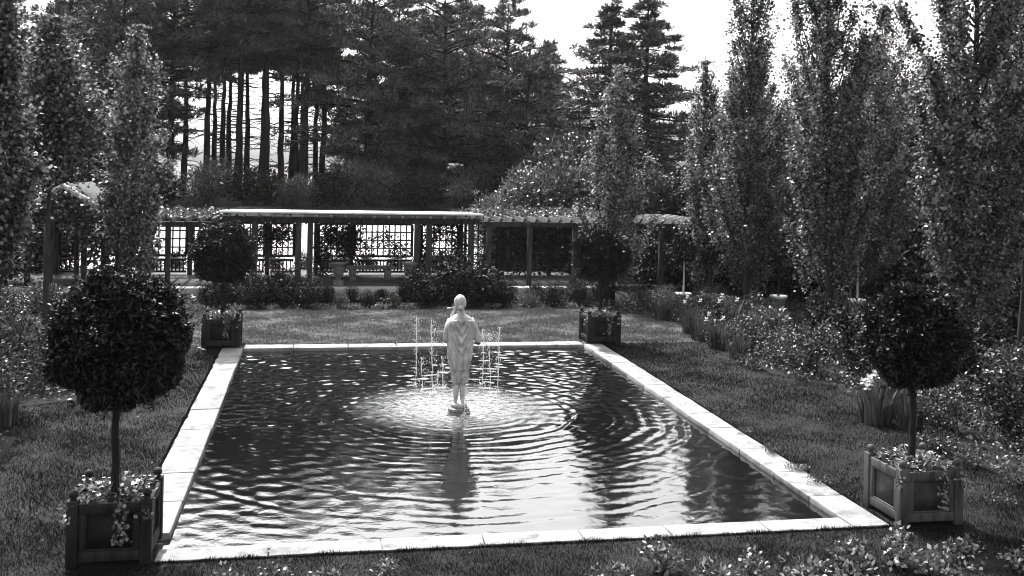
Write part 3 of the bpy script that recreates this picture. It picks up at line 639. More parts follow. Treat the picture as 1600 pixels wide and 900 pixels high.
def pine_parts(h, bare, Lmax, seed, tufts=1.0, spire=False):
    r = rng(seed); m = 18; zz = np.linspace(-.3, h, m); w = np.cumsum(r.normal(0, .035, (m, 2)), 0)
    tk = Geo(); tk.tube(np.c_[w, zz], np.linspace(.10+.009*h, .03, m), 9)
    for k in range(int(bare*5)):      # dead snags on the bare trunk
        z = r.uniform(1.5, bare+1.5); an = r.uniform(0, 6.28); ln = r.uniform(.5, 2.1)
        b = np.array((math.cos(an), math.sin(an), -.12)); p0 = np.array((np.interp(z, zz, w[:, 0]), np.interp(z, zz, w[:, 1]), z))
        tk.tube([p0, p0+b*ln*.5+(0, 0, .05), p0+b*ln+(0, 0, -.12*ln)], [.032, .022, .008], 4, cap=False)
    TP, TD = [], []; z = bare
    while z < h-.2:
        f = (z-bare)/(h-bare)
        ln0 = Lmax*((1-f)**.95 if spire else np.interp(f, [0, .12, .4, .75, 1], [.75, .95, 1, .62, .12]))+.15
        nb = 6 if not spire else 3
        for k in range(nb):
            an = k*6.283/nb+z*1.7+r.normal(0, .25); ln = ln0*(r.uniform(.5, 1.15) if not spire else r.uniform(.35, 1.12))
            p0 = np.array((np.interp(z, zz, w[:, 0]), np.interp(z, zz, w[:, 1]), z+r.uniform(-.5, .5)*(.75 if not spire else 1.0)))
            dr = np.array((math.cos(an), math.sin(an), 0)); s = np.linspace(0, 1, 6)
            rise = (r.normal(.16, .1)*s-.22*s**2)*ln if not spire else (-.3*s+.27*s**2)*ln
            rise = rise + (f*.35*s*ln if not spire else 0)
            pts = p0+dr*(s*ln)[:, None]+np.c_[np.zeros((6, 2)), rise]
            tk.tube(pts, np.linspace(.055*min(1, ln/2.5)+.012, .008, 6), 4, cap=False)
            sd_ = np.array((-dr[1], dr[0], 0)); nt = int((5+ln*6.0)*tufts)
            u = r.uniform(.22, 1.03, nt)**.8; lat = r.uniform(-1, 1, nt)*(.34*ln)*(1.08-u)**.7*1.1
            c = np.stack([np.interp(u, s, pts[:, q]) for q in range(3)], -1)+sd_*lat[:, None]+np.c_[np.zeros((nt, 2)), r.normal(0.03, .06, nt)]
            TP.append(c); TD.append(unit(dr*.6+sd_*np.sign(lat)[:, None]*.6+np.array((0, 0, .35))+r.normal(0, .2, (nt, 3))))
        z += (.72 if not spire else .26)*r.uniform(.7, 1.3)
    p = np.concatenate(TP); d = np.concatenate(TD); k = 13
    p = np.repeat(p, k, 0); d = np.repeat(d, k, 0); n = len(p)
    ax = unit(d*.5+r.normal(0, .5, (n, 3))+(0, 0, .25)); L = r.uniform(.24, .46, n)
    g = Geo(); g.leaves(p+r.normal(0, .075, (n, 3))*np.array((1, 1, .5)), ax, r.normal(0, 1, (n, 3)), L, L*.15, .05)
    return tk, g
def pine_proto(name, h, bare, Lmax, seed, **kw):
    tk, cr = pine_parts(h, bare, Lmax, seed, **kw); a = tk.mesh('trunk', True); a.materials.append(M['bark_dark']); b = cr.mesh('crown'); b.materials.append(M['needle'])
    return name, a, b
PROTO = {'bare1': pine_proto('pine_tree', 11.6, 7.4, 3.2, 201), 'bare2': pine_proto('pine_tree', 12.2, 8.0, 3.0, 202), 'bare3': pine_proto('pine_tree', 11.6, 5.2, 3.4, 203),
         'full1': pine_proto('pine_tree', 12.0, .7, 4.0, 204), 'full2': pine_proto('pine_tree', 11.3, .9, 3.8, 205), 'mid': pine_proto('pine_tree', 11.8, 2.6, 2.9, 208), 'low': pine_proto('pine_tree', 8.2, .6, 3.2, 207), 'spire': pine_proto('spruce_tree', 12.3, .6, 5.4, 206, spire=True, tufts=1.2), 'spire2': pine_proto('spruce_tree', 12.6, .6, 5.4, 216, spire=True, tufts=1.2)}
def conifer(kind, x, y, label, group, sc=1.0, rz=0.0):
    name, a, b = PROTO[kind]; t = thing(name, (x, y, float(ground_z(0, y))), label, 'tree', group, rz, sc)
    link('trunk', a, t); link('crown', b, t); return t
GROVE = sorted([(-10.6, 58, 'bare3'), (-7.2, 54.5, 'bare3'), (-7.3, 60, 'bare1'), (-5.7, 56, 'bare2'), (-6.0, 64, 'bare1'), (-4.9, 57, 'bare1'), (-4.0, 55, 'bare2'), (-3.9, 61, 'bare2'),
         (-2.9, 57, 'bare1'), (-2.5, 54, 'bare2'), (-1.9, 58, 'bare2'), (-1.1, 56, 'bare1'), (-0.6, 54, 'bare2'), (-0.1, 62, 'bare1'), (0.4, 58, 'bare3'), (-8.4, 57, 'mid'), (-9.4, 53.5, 'mid'), (-5.4, 66, 'bare1'), (-3.3, 67, 'bare2'), (-1.5, 65, 'bare1'), (-.9, 69, 'bare2'), (-4.5, 63, 'bare2')])
for i, (x, y, k) in enumerate(GROVE):
    conifer(k, x, y, 'tall bare-trunked pine in the grove behind the pergola, %s trunk from the left' % ORD[i], 'bare trunked pines behind the pergola', 1+.05*math.sin(i*2.1), i*1.9)
FULL = sorted([(2.6, 53.5, 'full1'), (4.3, 58, 'full2'), (6.7, 54, 'full1'), (6.4, 64, 'full2'), (10.4, 58, 'full2'), (3.4, 62.5, 'full2'), (7.6, 66, 'full1'), (11.0, 54.0, 'low'), (9.0, 61.5, 'full1')])
for i, (x, y, k) in enumerate(FULL):
    conifer(k, x, y, 'broad dark pine boughed to the ground behind the pergola roof, %s from the bare trunks' % ORD[i], 'broad pines behind the pergola', 1+.04*math.sin(i*3+1), i*2.3+.5)
LEFTP = sorted([(-13.3, 59, 'full1'), (-17.0, 56, 'full2'), (-20.5, 62, 'full1'), (-13.4, 66, 'full2'), (-15, 67, 'full1'), (-24, 58, 'full2'), (-19.5, 52, 'full2')])
for i, (x, y, k) in enumerate(LEFTP):
    conifer(k, x, y, 'dark pine rising beyond the pavilion at the left, %s from the edge' % ORD[i], 'pines beyond the pavilion', 1.0, i*1.3)
for i, (x, y, s, lab) in enumerate(((18.0, 62, .98, 'tall pointed spruce against the sky, left one of the twin spires'), (20.1, 60.5, .98, 'tall pointed spruce against the sky, right one of the twin spires'),
                             (15.9, 70, .84, 'shorter spruce filling the gap between the pines and the twin spruces'))):
    conifer('spire2' if i % 2 else 'spire', x, y, lab, 'spruces beyond the garden', (s*1.55, s*1.45, s*1.03), i*1.1)

# ------------------------------------------------------------------ shrubs and flowers
def bush_geo(rx, ry, h, n, L, wr, seed, lobes=7, up=.25, inner=.5):
    r = rng(seed); cs = []
    for k in range(lobes):
        a = r.uniform(0, 6.283); q = math.sqrt(r.uniform(0, 1))*.62; s = r.uniform(.38, .62)
        cs.append((q*math.cos(a)*rx, q*math.sin(a)*ry, h*r.uniform(.3, .92-s*.45)+.0, s))
    P, Dn = [], []
    for (cx, cy, cz, s), c in zip(cs, r.multinomial(n, np.array([q[3]**2 for q in cs])/sum(q[3]**2 for q in cs))):
        d = unit(r.normal(size=(c, 3))); rad = (1-inner*r.uniform(0, 1, c)**1.4)[:, None]
        P.append(np.array((cx, cy, cz))+d*rad*np.array((rx*s, ry*s, h*s*.75))); Dn.append(d)
    p = np.concatenate(P); d = np.concatenate(Dn); k = p[:, 2] > .03; p, d = p[k], d[k]; n = len(p)
    ax = unit(d*.7+r.normal(0, .6, (n, 3))+(0, 0, up)); nr = unit(d*.6+r.normal(0, .5, (n, 3))+(0, 0, .6)); sz = L*r.uniform(.6, 1.2, n)
    g = Geo(); g.leaves(p, ax, nr, sz, sz*wr, .12)
    st = Geo()
    for k in range(10):
        e = p[r.integers(0, n)]*np.array((.9, .9, .85)); b = np.array((r.normal(0, rx*.1), r.normal(0, ry*.1), -.05))
        st.tube([b, (b+e)/2+np.array((0, 0, .08*h)), e], [.008+.006*h, .006+.004*h, .003], 5, cap=False)
    return g, st
def iris_geo(n, h, seed, flowers=0, rad=.22):
    r = rng(seed); g = Geo(); fl = Geo(); st = Geo()
    a = r.uniform(0, 6.283, n); q = rad*np.sqrt(r.uniform(0, 1, n)); b = np.c_[q*np.cos(a), q*np.sin(a), np.zeros(n)]
    hh = h*r.uniform(.6, 1.1, n); lean = np.c_[np.cos(a), np.sin(a)]*r.uniform(.02, .35, n)[:, None]+r.normal(0, .08, (n, 2))
    sd_ = unit(np.c_[-np.sin(a+r.normal(0, .8, n)), np.cos(a), np.zeros(n)])*(.014+.012*h)
    rows = []
    for s, w in ((0, .8), (.4, 1), (.75, .7), (1, .06)):
        c = b+np.c_[lean*(hh*s**2)[:, None], hh*s*(1-.1*s)]; rows.append(c-sd_*w); rows.append(c+sd_*w)
    v = np.stack(rows, 1); o = np.arange(n)[:, None]*8
    f = np.concatenate([o+np.array([[k, k+1, k+3, k+2]]) for k in (0, 2, 4)]); g.add(v.reshape(-1, 3), f)
    for k in range(flowers):
        e = np.array((r.normal(0, rad*.6), r.normal(0, rad*.6), h*r.uniform(.95, 1.2))); st.tube([(e[0]*.4, e[1]*.4, 0), e*(.8, .8, .55), e], [.008, .007, .005], 5)
        for m_ in range(10):
            an = m_*.63+r.normal(0, .2); up = 1.0 if m_ % 2 else -.35
            fl.leaves((e+(0, 0, .01))[None], np.array((math.cos(an)*.8, math.sin(an)*.8, up))[None], np.array((math.cos(an)*up, math.sin(an)*up, -.4))[None], .078, .055)
    return g, fl, st
BP = {}
def bush_proto(key, mat, name='shrub', *a, **k):
    g, st = bush_geo(*a, **k); m1 = g.mesh('foliage'); m1.materials.append(M[mat]); m2 = st.mesh('stem', True); m2.materials.append(M['bark']); BP[key] = (name, m1, m2, None)
bush_proto('fine1', 'shrub', 'shrub', .6, .6, .9, 2600, .055, .6, 301); bush_proto('fine2', 'shrub', 'shrub', .6, .55, .8, 2600, .05, .55, 302, lobes=9)
bush_proto('dark1', 'shrub_dark', 'shrub', .65, .6, .95, 3000, .07, .5, 303); bush_proto('dark2', 'shrub_dark', 'shrub', .6, .6, 1.0, 3000, .065, .5, 304, lobes=9)
bush_proto('broad1', 'shrub_pale', 'shrub', .6, .6, .8, 1400, .10, .45, 305, up=.3); bush_proto('broad2', 'shrub', 'shrub', .6, .6, .8, 1500, .11, .38, 306, up=.4)
bush_proto('rhodo1', 'shrub_pale', 'large_shrub', 1.7, 1.5, 3.6, 9000, .19, .34, 307, lobes=14, up=.35); bush_proto('rhodo2', 'shrub', 'large_shrub', 1.7, 1.5, 3.6, 9000, .18, .4, 308, lobes=14, up=.3)
bush_proto('thick1', 'shrub_dark', 'thicket_bush', 1.6, 1.3, 1.6, 4500, .16, .4, 309, lobes=10); bush_proto('thick2', 'needle', 'thicket_bush', 1.6, 1.3, 1.7, 5200, .2, .2, 310, lobes=10)
bush_proto('rose1', 'rose', 'rose_bush', .3, .3, .34, 190, .065, .66, 311, lobes=6, up=.15, inner=.8); bush_proto('rose2', 'rose', 'rose_bush', .34, .3, .26, 170, .07, .62, 312, lobes=7, up=.2, inner=.8)
bush_proto('low1', 'rose', 'low_plant', .38, .36, .22, 420, .07, .45, 313, lobes=8, up=.5); bush_proto('low2', 'shrub', 'low_plant', .36, .36, .3, 520, .06, .4, 314, lobes=8, up=.6)
for key, a in (('iris1', (70, .62, 320, 0)), ('iris2', (60, .7, 321, 3)), ('iris3', (80, .55, 322, 6))):
    g, fl, st = iris_geo(*a); m1 = g.mesh('leaf_blades'); m1.materials.append(M['iris']); ms = mf = None
    if a[3]: ms = st.mesh('flower_stem'); ms.materials.append(M['stem']); mf = fl.mesh('blossom'); mf.materials.append(M['petal'])
    BP[key] = ('iris_plant', m1, ms, mf)
def plant(key, x, y, label, group, sc=1.0, rz=0.0, z=None, cat=None):
    name, m1, m2, m3 = BP[key]; z = float(ground_z(x, y)) if z is None else z
    t = thing(name, (x, y, z), label, cat or {'iris_plant': 'iris', 'rose_bush': 'rose bush', 'low_plant': 'plant'}.get(name, 'shrub'), group, rz, sc)
    link('leaf_blades' if name == 'iris_plant' else 'foliage', m1, t)
    if m2: link('flower_stem' if name == 'iris_plant' else 'stem', m2, t)
    if m3: link('blossom', m3, t)
    return t
r = rng(77)
# bed before the terrace
for i, (k, x, y, s) in enumerate((('dark1', -2.6, 29.3, .85), ('dark2', -1.55, 29.2, .95), ('dark1', -.75, 29.5, 1.15), ('dark2', -0.15, 29.0, .9), ('fine1', .75, 28.9, .5), ('dark2', 1.55, 29.0, .48),
                       ('broad2', 2.25, 28.9, .5), ('dark1', 3.1, 29.3, 1.15), ('dark2', 3.85, 29.5, 1.55), ('dark1', 4.65, 29.4, 1.4), ('dark2', 5.35, 29.1, .8), ('fine2', 6.1, 29.0, .62), ('dark1', 6.9, 29.0, .66),
                       ('dark2', 7.6, 29.2, .8), ('dark1', 8.3, 29.4, .85))):
    plant(k, x, y, 'dark shrub in the border below the terrace, %s from the left' % ORD[i], 'shrubs below the terrace', s, i*1.3)
for i, (x, y, s) in enumerate(((-3.1, 28.6, .7), (-2.0, 28.6, .6), (-1.1, 28.6, .6), (.2, 28.6, .7), (.95, 28.55, .75), (1.9, 28.55, .7), (2.7, 28.6, .75), (5.0, 28.6, .6), (7.3, 28.6, .65))):
    plant('low1', x, y, 'pale leafy low plant at the far lawn edge, %s from the left' % ORD[i], 'low plants along the far lawn edge', s, i*2.2)
for i, x in enumerate((-3.0, -2.2, -1.3, -.5, .35, 1.1, 1.9, 2.65, 3.5, 4.3, 5.0, 5.7, 6.5, 7.2, 7.9)):
    plant('dark2' if i % 2 else 'dark1', x, 30.0+.12*math.sin(i*2.2), 'dark bush close against the terrace face, %s from the left' % ORD[i], 'dark bushes against the terrace face', (.5 if 3 < i < 8 else .62)+.08*math.sin(i*1.9), i*1.1)
for i, x in enumerate(np.arange(-5.4, 9, .82)):
    plant('dark1' if i % 2 else 'dark2', float(x), 36.35+.1*math.sin(i*2.7), 'dark low shrub behind the pergola balustrade, %s from the left' % ORD[i], 'low shrubs behind the balustrade', (.85, .9, .98+.05*math.sin(i*1.9)), i*1.7)
# right bed: edge shrubs, irises, taller shrubs behind
edge = [(9.3, 28.6, 'fine1', .75), (10.2, 28.9, 'fine2', .8), (9.9, 27.4, 'broad1', .7), (9.9, 26.2, 'fine1', .75), (9.9, 24.9, 'dark1', .8), (9.6, 23.6, 'dark2', .8), (9.35, 22.4, 'fine2', .85), (9.4, 21.2, 'fine1', .95),
        (9.7, 20.0, 'fine2', 1.05), (9.9, 18.9, 'fine1', 1.2), (10.6, 18.3, 'dark1', 1.0), (10.2, 16.9, 'fine2', .8), (9.9, 15.7, 'broad2', .85), (9.9, 14.5, 'fine1', 1.0), (10.3, 13.4, 'dark2', 1.0), (10.0, 12.4, 'fine2', .85), (9.9, 11.4, 'broad2', .7)]
for i, (x, y, k, s) in enumerate(edge):
    plant(k, x, y, 'leafy shrub along the right lawn edge, %s from the far end' % ORD[i], 'shrubs along the right lawn edge', s, i*1.7)
back = [(11.3, 28.2, 'fine2', .95), (11.2, 26.6, 'broad1', .8), (11.4, 25.0, 'fine1', 1.0), (11.0, 23.4, 'broad1', 1.0), (11.4, 21.6, 'dark1', 1.25), (11.3, 19.9, 'dark2', 1.35), (12.0, 17.2, 'dark1', 1.6), (11.7, 15.4, 'fine1', 1.45), (12.4, 13.9, 'dark2', 1.4), (13.6, 25.2, 'fine2', 1.0), (14.3, 22.6, 'fine1', 1.3), (15.2, 24.6, 'dark1', 1.2), (14.6, 17.3, 'broad2', 1.3), (13.8, 15.9, 'fine2', 1.4)]
for i, (x, y, k, s) in enumerate(back):
    plant(k, x, y, 'taller shrub in the second row of the right bed, %s from the far end' % ORD[i], 'second row shrubs of the right bed', s, i*2.9)
iris = [(9.2, 26.2, 'iris1', 1), (9.5, 24.6, 'iris2', 1), (9.2, 24.0, 'iris1', 1.1), (9.05, 23.0, 'iris1', 1.1), (9.0, 21.9, 'iris2', .95), (9.0, 20.7, 'iris1', .9), (10.4, 25.5, 'iris1', 1.1), (10.3, 24.2, 'iris2', 1.1), (10.2, 22.7, 'iris1', 1.1), (9.3, 15.5, 'iris3', 1.2), (8.95, 15.1, 'iris3', 1.1), (9.3, 14.7, 'iris2', .9), (9.6, 16.1, 'iris3', 1.0)]
for i, (x, y, k, s) in enumerate(iris):
    plant(k, x, y, ('clump of upright iris blades at the right bed, %s from the far end' if i < 9 else 'white flowering iris clump beyond the near right tub, %s of its patch') % ORD[i if i < 9 else i-9], 'iris clumps in the right bed', s, i*2.1)
for i, (x, y, s) in enumerate(((9.0, 13.6, .9), (8.9, 12.6, .9), (9.1, 11.8, .8), (8.8, 19.6, .8), (9.2, 18.2, .8), (8.9, 20.3, .7), (8.3, 11.1, .55), (8.5, 10.3, .6))):
    plant('low2', x, y, 'low sprawling plant at the edge of the right lawn, %s counting from its own patch' % ORD[i], 'low plants on the right lawn edge', s, i*2.6)
# left bed
left = [(-3.6, 26.3, 'fine1', .9), (-4.0, 24.6, 'dark1', .95), (-4.6, 22.6, 'broad2', 1.0), (-4.4, 20.8, 'fine2', 1.0), (-4.5, 19.4, 'fine1', 1.15), (-5.3, 18.4, 'fine2', 1.2), (-6.2, 19.4, 'broad1', 1.1), (-5.6, 21.0, 'broad1', 1.2), (-5.2, 26.4, 'dark2', 1.2), (-6.6, 23.6, 'fine1', 1.2), (-4.3, 28.2, 'dark1', 1.1), (-5.6, 28.6, 'fine2', 1.1), (-6.9, 28.4, 'broad1', 1.0), (-8.0, 28.2, 'fine1', 1.0), (-7.2, 26.0, 'fine2', 1.0)]
for i, (x, y, k, s) in enumerate(left):
    plant(k, x, y, 'leafy shrub in the left bed behind the near left clipped tree, number %s outward' % ORD[i], 'shrubs of the left bed', s, i*1.9)
for i, (x, y, s) in enumerate(((-4.6, 15.4, .9), (-4.5, 14.6, 1.0), (-4.4, 13.8, .9), (-5.3, 15.6, 1.0), (-5.3, 14.4, 1.1))):
    plant('low1', x, y, 'pale sprawling plant in the small bed at the left edge, %s from the far end' % ORD[i], 'low plants at the left edge', s, i*2.0)
plant('iris1', -4.5, 16.4, 'dark spiky iris clump at the left edge of the lawn', None, .9)
r2 = rng(3)
for i, (x, y) in enumerate(((-6.1, 27.2), (-5.75, 26.9), (-5.4, 27.1))):
    g = Geo(); n = 12; a = np.arange(n)*2*np.pi/n
    g.rings([np.stack([.17*s*(1+.15*np.sin(3*a+i))*np.cos(a), .14*s*(1+.12*np.cos(2*a))*np.sin(a), np.full(n, z)], -1) for z, s in ((-.05, .8), (.06, 1.05), (.16, .9), (.24, .45))])
    tag(g.obj('pale_stone', 'rock', smooth=True, loc=(x, y, .02)), ('pale rounded stone by the pavilion path, %s of three' % ORD[i]), 'stone', 'pale stones by the pavilion')
for i, (x, y, s, k) in enumerate(((6.42, 12.2, .5, 'low2'), (6.4, 12.75, .42, 'low1'), (6.45, 13.6, .4, 'low2'), (6.5, 14.7, .36, 'low2'))):
    plant(k, x, y, 'small weed sprawling over the right coping edge, %s from the near tub' % ORD[i], 'weeds over the right coping', s, i*2.2, z=.02)
# foreground roses
fg = sorted([(-.75, 9.95, 'rose2', .7), (-.25, 9.85, 'rose1', .8), (.15, 9.75, 'rose2', .8), (.75, 9.8, 'rose1', .75), (2.9, 9.55, 'rose2', .8), (3.4, 9.7, 'rose1', 1.0), (3.9, 9.4, 'rose2', .9), (4.3, 9.5, 'rose1', .8), (4.8, 9.35, 'rose2', 1.0), (5.4, 9.4, 'rose1', 1.1), (5.95, 9.6, 'rose1', 1.1), (6.25, 9.2, 'rose2', .95), (6.7, 9.5, 'rose1', .85), (7.1, 9.2, 'rose2', .9), (7.5, 9.35, 'rose1', 1.0), (5.2, 9.0, 'rose2', 1.1), (8.0, 9.2, 'rose2', 1.0), (4.6, 9.0, 'rose1', .9), (7.6, 8.9, 'rose1', .8)])
for i, (x, y, k, s) in enumerate(fg):
    plant(k, x, y, 'small pale-leaved rose bush on the near grass below the pool, %s from the left' % ORD[i], 'rose bushes in the foreground', s, i*2.4)
# big shrubs behind the pergola, thicket on the crest, backdrop trees to the right
for i, (k, x, y, s) in enumerate((('rhodo1', 6.6, 37.6, .72), ('rhodo1', 7.9, 38.2, .98), ('rhodo1', 9.2, 37.6, 1.05), ('rhodo2', 10.0, 39.6, 1.3), ('rhodo1', 10.4, 37.4, .98), ('rhodo2', 11.9, 37.8, 1.05), ('rhodo2', 13.2, 38.0, 1.0))):
    plant(k, x, y, 'large glossy-leaved shrub behind the pergola right wing, %s from the left' % ORD[i], 'large shrubs behind the pergola', s, i*1.2)
xs = np.arange(-20, 14, 1.9)
for i, x in enumerate(xs):
    plant('thick1' if i % 2 else 'thick2', float(x), 47.3+.6*math.sin(i*2.3), 'dark undergrowth bush at the foot of the pine grove, %s from the left' % ORD[i], 'undergrowth below the pines', 1.0+.22*math.sin(i*1.7), i*2.1)
def broad_tree(loc, h, rad, seed, label):
    rr = rng(seed); t = thing('broadleaf_tree', loc, label, 'tree', 'broadleaf background trees'); g = Geo()
    g.tube([(0, 0, -.1), (.05, 0, h*.35), (0, .05, h*.8)], [.16, .11, .04], 9); cr = Geo(); n = 11000; P = []
    cs = [(unit(rr.normal(size=3))*np.array((rad*.6, rad*.6, h*.28))+np.array((0, 0, h*.58)), rr.uniform(.3, .52)) for _ in range(22)]
    for c, s in cs:
        g.tube([(0, 0, h*rr.uniform(.15, .45)), c*(.5, .5, .9), c], [.05, .035, .012], 5, cap=False); k = n//22
        d = unit(rr.normal(size=(k, 3))); P.append(c+d*rad*s*(1-.45*rr.uniform(0, 1, (k, 1))**1.3))
    p = np.concatenate(P); p = p[p[:, 2] > .2]; k = len(p); sz = rr.uniform(.1, .19, k)
    cr.leaves(p, rr.normal(0, 1, (k, 3))+(0, 0, -.2), rr.normal(0, .7, (k, 3))+(0, 0, .8), sz, sz*.7)
    g.obj('trunk', 'bark', t, smooth=True); cr.obj('crown', 'shrub_dark' if seed % 3 else 'vine', t)
for i, (x, y, h, rd) in enumerate(((14.6, 38, 3.6, 2.0), (17.5, 39, 6.6, 2.5), (20.6, 36, 7.0, 2.6), (22.5, 31, 6.6, 2.5), (22.0, 26, 6.6, 2.4), (19.6, 21.5, 6.0, 2.0), (25.5, 34, 7.4, 2.6), (19.5, 44, 5.0, 2.6), (23, 45, 6.0, 3.0), (27, 43, 9.0, 3.2), (31, 40, 9.0, 3.2), (29, 35, 8.5, 3), (26.5, 28, 8, 2.8), (24.5, 39, 7.5, 2.6), (-10.4, 33, 5.2, 2.2), (-9.6, 27.5, 5.6, 1.8), (-13.5, 36, 7.5, 2.8), (-12.5, 42, 8, 2.8), (-17, 41, 8.5, 3), (-9.6, 44, 5.0, 2.2))):
    broad_tree((x, y, float(ground_z(x, y))), h, rd, 500+i, ('dense broadleaf tree filling the view behind the right poplars, %s from the pergola' % ORD[i]) if i < 14 else 'dense broadleaf tree about the pavilion at the left, ' + ('just left of its gable', 'in front of its left corner', 'well behind its roof', 'farther back near the pines', 'at the far left edge behind', 'between the roof and the pine trunks')[i-14])
hx = [(11.6, 33.0, 1.0), (13.0, 32.2, 1.1), (14.6, 31.5, 1.15), (16.0, 30.6, 1.15), (17.4, 29.2, 1.2), (18.0, 27.0, 1.2), (17.6, 24.6, 1.2), (17.2, 22.4, 1.2), (16.8, 20.0, 1.1), (19.0, 29.8, 1.35), (20.2, 27.0, 1.35), (17.5, 33.5, 1.5), (20, 33, 1.6), (22.5, 30, 1.6), (24, 27, 1.7), (21.5, 24, 1.6), (24, 36, 1.8)]
for i, (x, y, s) in enumerate(hx):
    plant('thick1', x, y, 'dark bush closing the right bed behind the potted standards, %s from the pergola' % ORD[i], 'dark bushes behind the right bed', s, i*1.4)

for i, (x, y, s) in enumerate(((-9.2, 35.8, 1.3), (-10.8, 35.2, 1.5), (-12.4, 33.5, 1.5), (-11.5, 29.6, 1.3), (-9.9, 30.8, 1.1))):
    plant('thick1', x, y, 'dark bush about the garden pavilion, %s of those left of and behind it' % ORD[i], 'dark bushes about the pavilion', s, i*1.9)
# potted standards in the right bed
POTS = [(13.2, 27.6, .47, 1.93, .43, 'small clipped standard in a pale pot between the pointed poplar and the broad poplar'), (15.05, 26.5, .5, 1.98, .52, 'small clipped standard on a pale stem right of the broad poplar'),
        (11.45, 28.4, .42, 1.7, .4, 'small clipped standard in a pale pot left of the pointed poplar'), (11.05, 29.6, .3, 1.6, .38, 'small clipped standard on a white stem under the pergola right end')]
for i, (x, y, hp, zc, R0, lab) in enumerate(POTS):
    t = thing('stone_pot', (x, y, 0), ['pale stone pot in the bed between the pointed poplar and the broad poplar', 'pale stone pot in the bed right of the broad poplar', 'pale stone pot in the bed left of the pointed poplar', 'small pale pot under the right end of the pergola'][i], 'pot', 'pale pots in the right bed')
    Geo().lathe([(0, 0), (.15, 0), (.2, hp*.8), (.25, hp*.82), (.25, hp), (.2, hp), (.18, hp*.9), (0, hp*.88)], 18).obj('pot_body', 'pot', t, smooth=False)
    Geo().lathe([(0, hp*.89), (.17, hp*.9), (0, hp*.94)], 14).obj('soil', 'soil', t)
    t = thing('small_standard_tree', (x, y, hp*.88), lab, 'clipped tree', 'small clipped standards in pots')
    Geo().tube([(0, 0, -.02), (.01, 0, (zc-hp)*.6), (0, 0, zc-hp*.88)], [.032, .028, .02], 8).obj('trunk', 'pot' if i in (1, 3) else 'bark', t, smooth=True)
    clipped_crown(R0, 2200, 90+i, .085).obj('crown', 'shrub_dark', t, loc=(0, 0, zc-hp*.88))

# climbers on the pergola
def climber(label, pts, n, L, mat='vine', loc=(0, 0, 0), thick=(.25, .12, .2)):
    rr = rng(len(label)*7+n); t = thing('climbing_vine', loc, label, 'climber', 'climbers on the pergola')
    pts = np.array(pts, float)-np.array(loc); g = Geo(); P = []
    seg = rr.integers(0, len(pts)-1, n); u = rr.uniform(0, 1, (n, 1)); p = pts[seg]*(1-u)+pts[seg+1]*u+rr.normal(0, 1, (n, 3))*np.array(thick)
    ax = rr.normal(0, .7, (n, 3))+(0, -.2, -.3); sz = L*rr.uniform(.6, 1.2, n)
    g.leaves(p, ax, rr.normal(0, .6, (n, 3))+(0, -.4, .6), sz, sz*.75); g.obj('foliage', mat, t)
    st = Geo(); st.tube(pts, .018, 6); st.obj('stem', 'bark', t)
climber('leafy climber covering the rafters of the pergola left wing', [(-5.8, 31.4, .36), (-5.7, 32, 2.4), (-4.6, 32.6, 2.43), (-3.6, 32.4, 2.43), (-2.8, 32.8, 2.42)], 1700, .11, 'shrub_pale', (-5.8, 31.4, .36), (.2, .6, .06))
climber('climber tangled over the lattice left of the stone bench', [(.2, 34.1, .36), (.25, 34.1, 1.2), (.5, 34.1, 1.9), (.9, 34.1, 1.3), (1.2, 34.1, 1.8), (1.0, 34.1, 1.0)], 3000, .1, 'vine', (.2, 34.1, .36), (.2, .06, .2))
climber('climber in the lattice bay between the paired posts at the left', [(-2.3, 34.1, .36), (-2.0, 34.1, 1.4), (-1.6, 34.1, 1.9), (-1.2, 34.1, 1.5), (-.8, 34.1, 1.9)], 2400, .09, 'vine', (-2.3, 34.1, .36), (.2, .06, .22))
climber('thin climber over the lattice behind the stone bench', [(1.3, 34.1, .36), (1.6, 34.1, 1.1), (2.2, 34.1, 1.7), (2.6, 34.1, 1.35), (3.1, 34.1, 1.15)], 520, .1, 'vine', (1.3, 34.1, .36), (.16, .06, .16))
climber('climber filling the lattice between the right paired posts', [(3.6, 34.1, .36), (3.7, 34.1, 1.5), (4.0, 34.1, 1.9), (4.7, 34.1, 1.8), (4.7, 34.1, 1.0), (3.7, 34.1, .8)], 1900, .1, 'vine', (3.6, 34.1, .36), (.17, .06, .2))
climber('heavy climber curtaining the lattice of the pergola right wing', [(6.2, 34.0, .36), (6.4, 34, 1.9), (7.4, 34, 1.7), (7.0, 34, .9), (8.4, 34, 1.9), (8.6, 34, .8), (9.6, 34, 1.9), (9.8, 34, .8), (11.0, 34, 1.9), (11.2, 34, .8)], 9000, .13, 'vine', (6.2, 34.0, .36), (.5, .08, .42))
climber('pale climber lying on the rafters of the pergola right wing', [(5.0, 32.4, 2.54), (6.4, 32.8, 2.56), (8.0, 33, 2.56), (9.2, 32.8, 2.56)], 1500, .11, 'shrub_pale', (5.0, 32.4, 2.54), (.3, .7, .07))
climber('leafy climber round the posts of the garden pavilion', [(-7.9, 30.7, .36), (-7.9, 30.6, 2.3), (-7.2, 30.6, 2.9), (-6.7, 30.55, 2.6), (-6.2, 30.6, 2.2), (-6.0, 30.7, 1.2)], 2200, .12, 'shrub_pale', (-7.9, 30.7, .36), (.2, .15, .25))

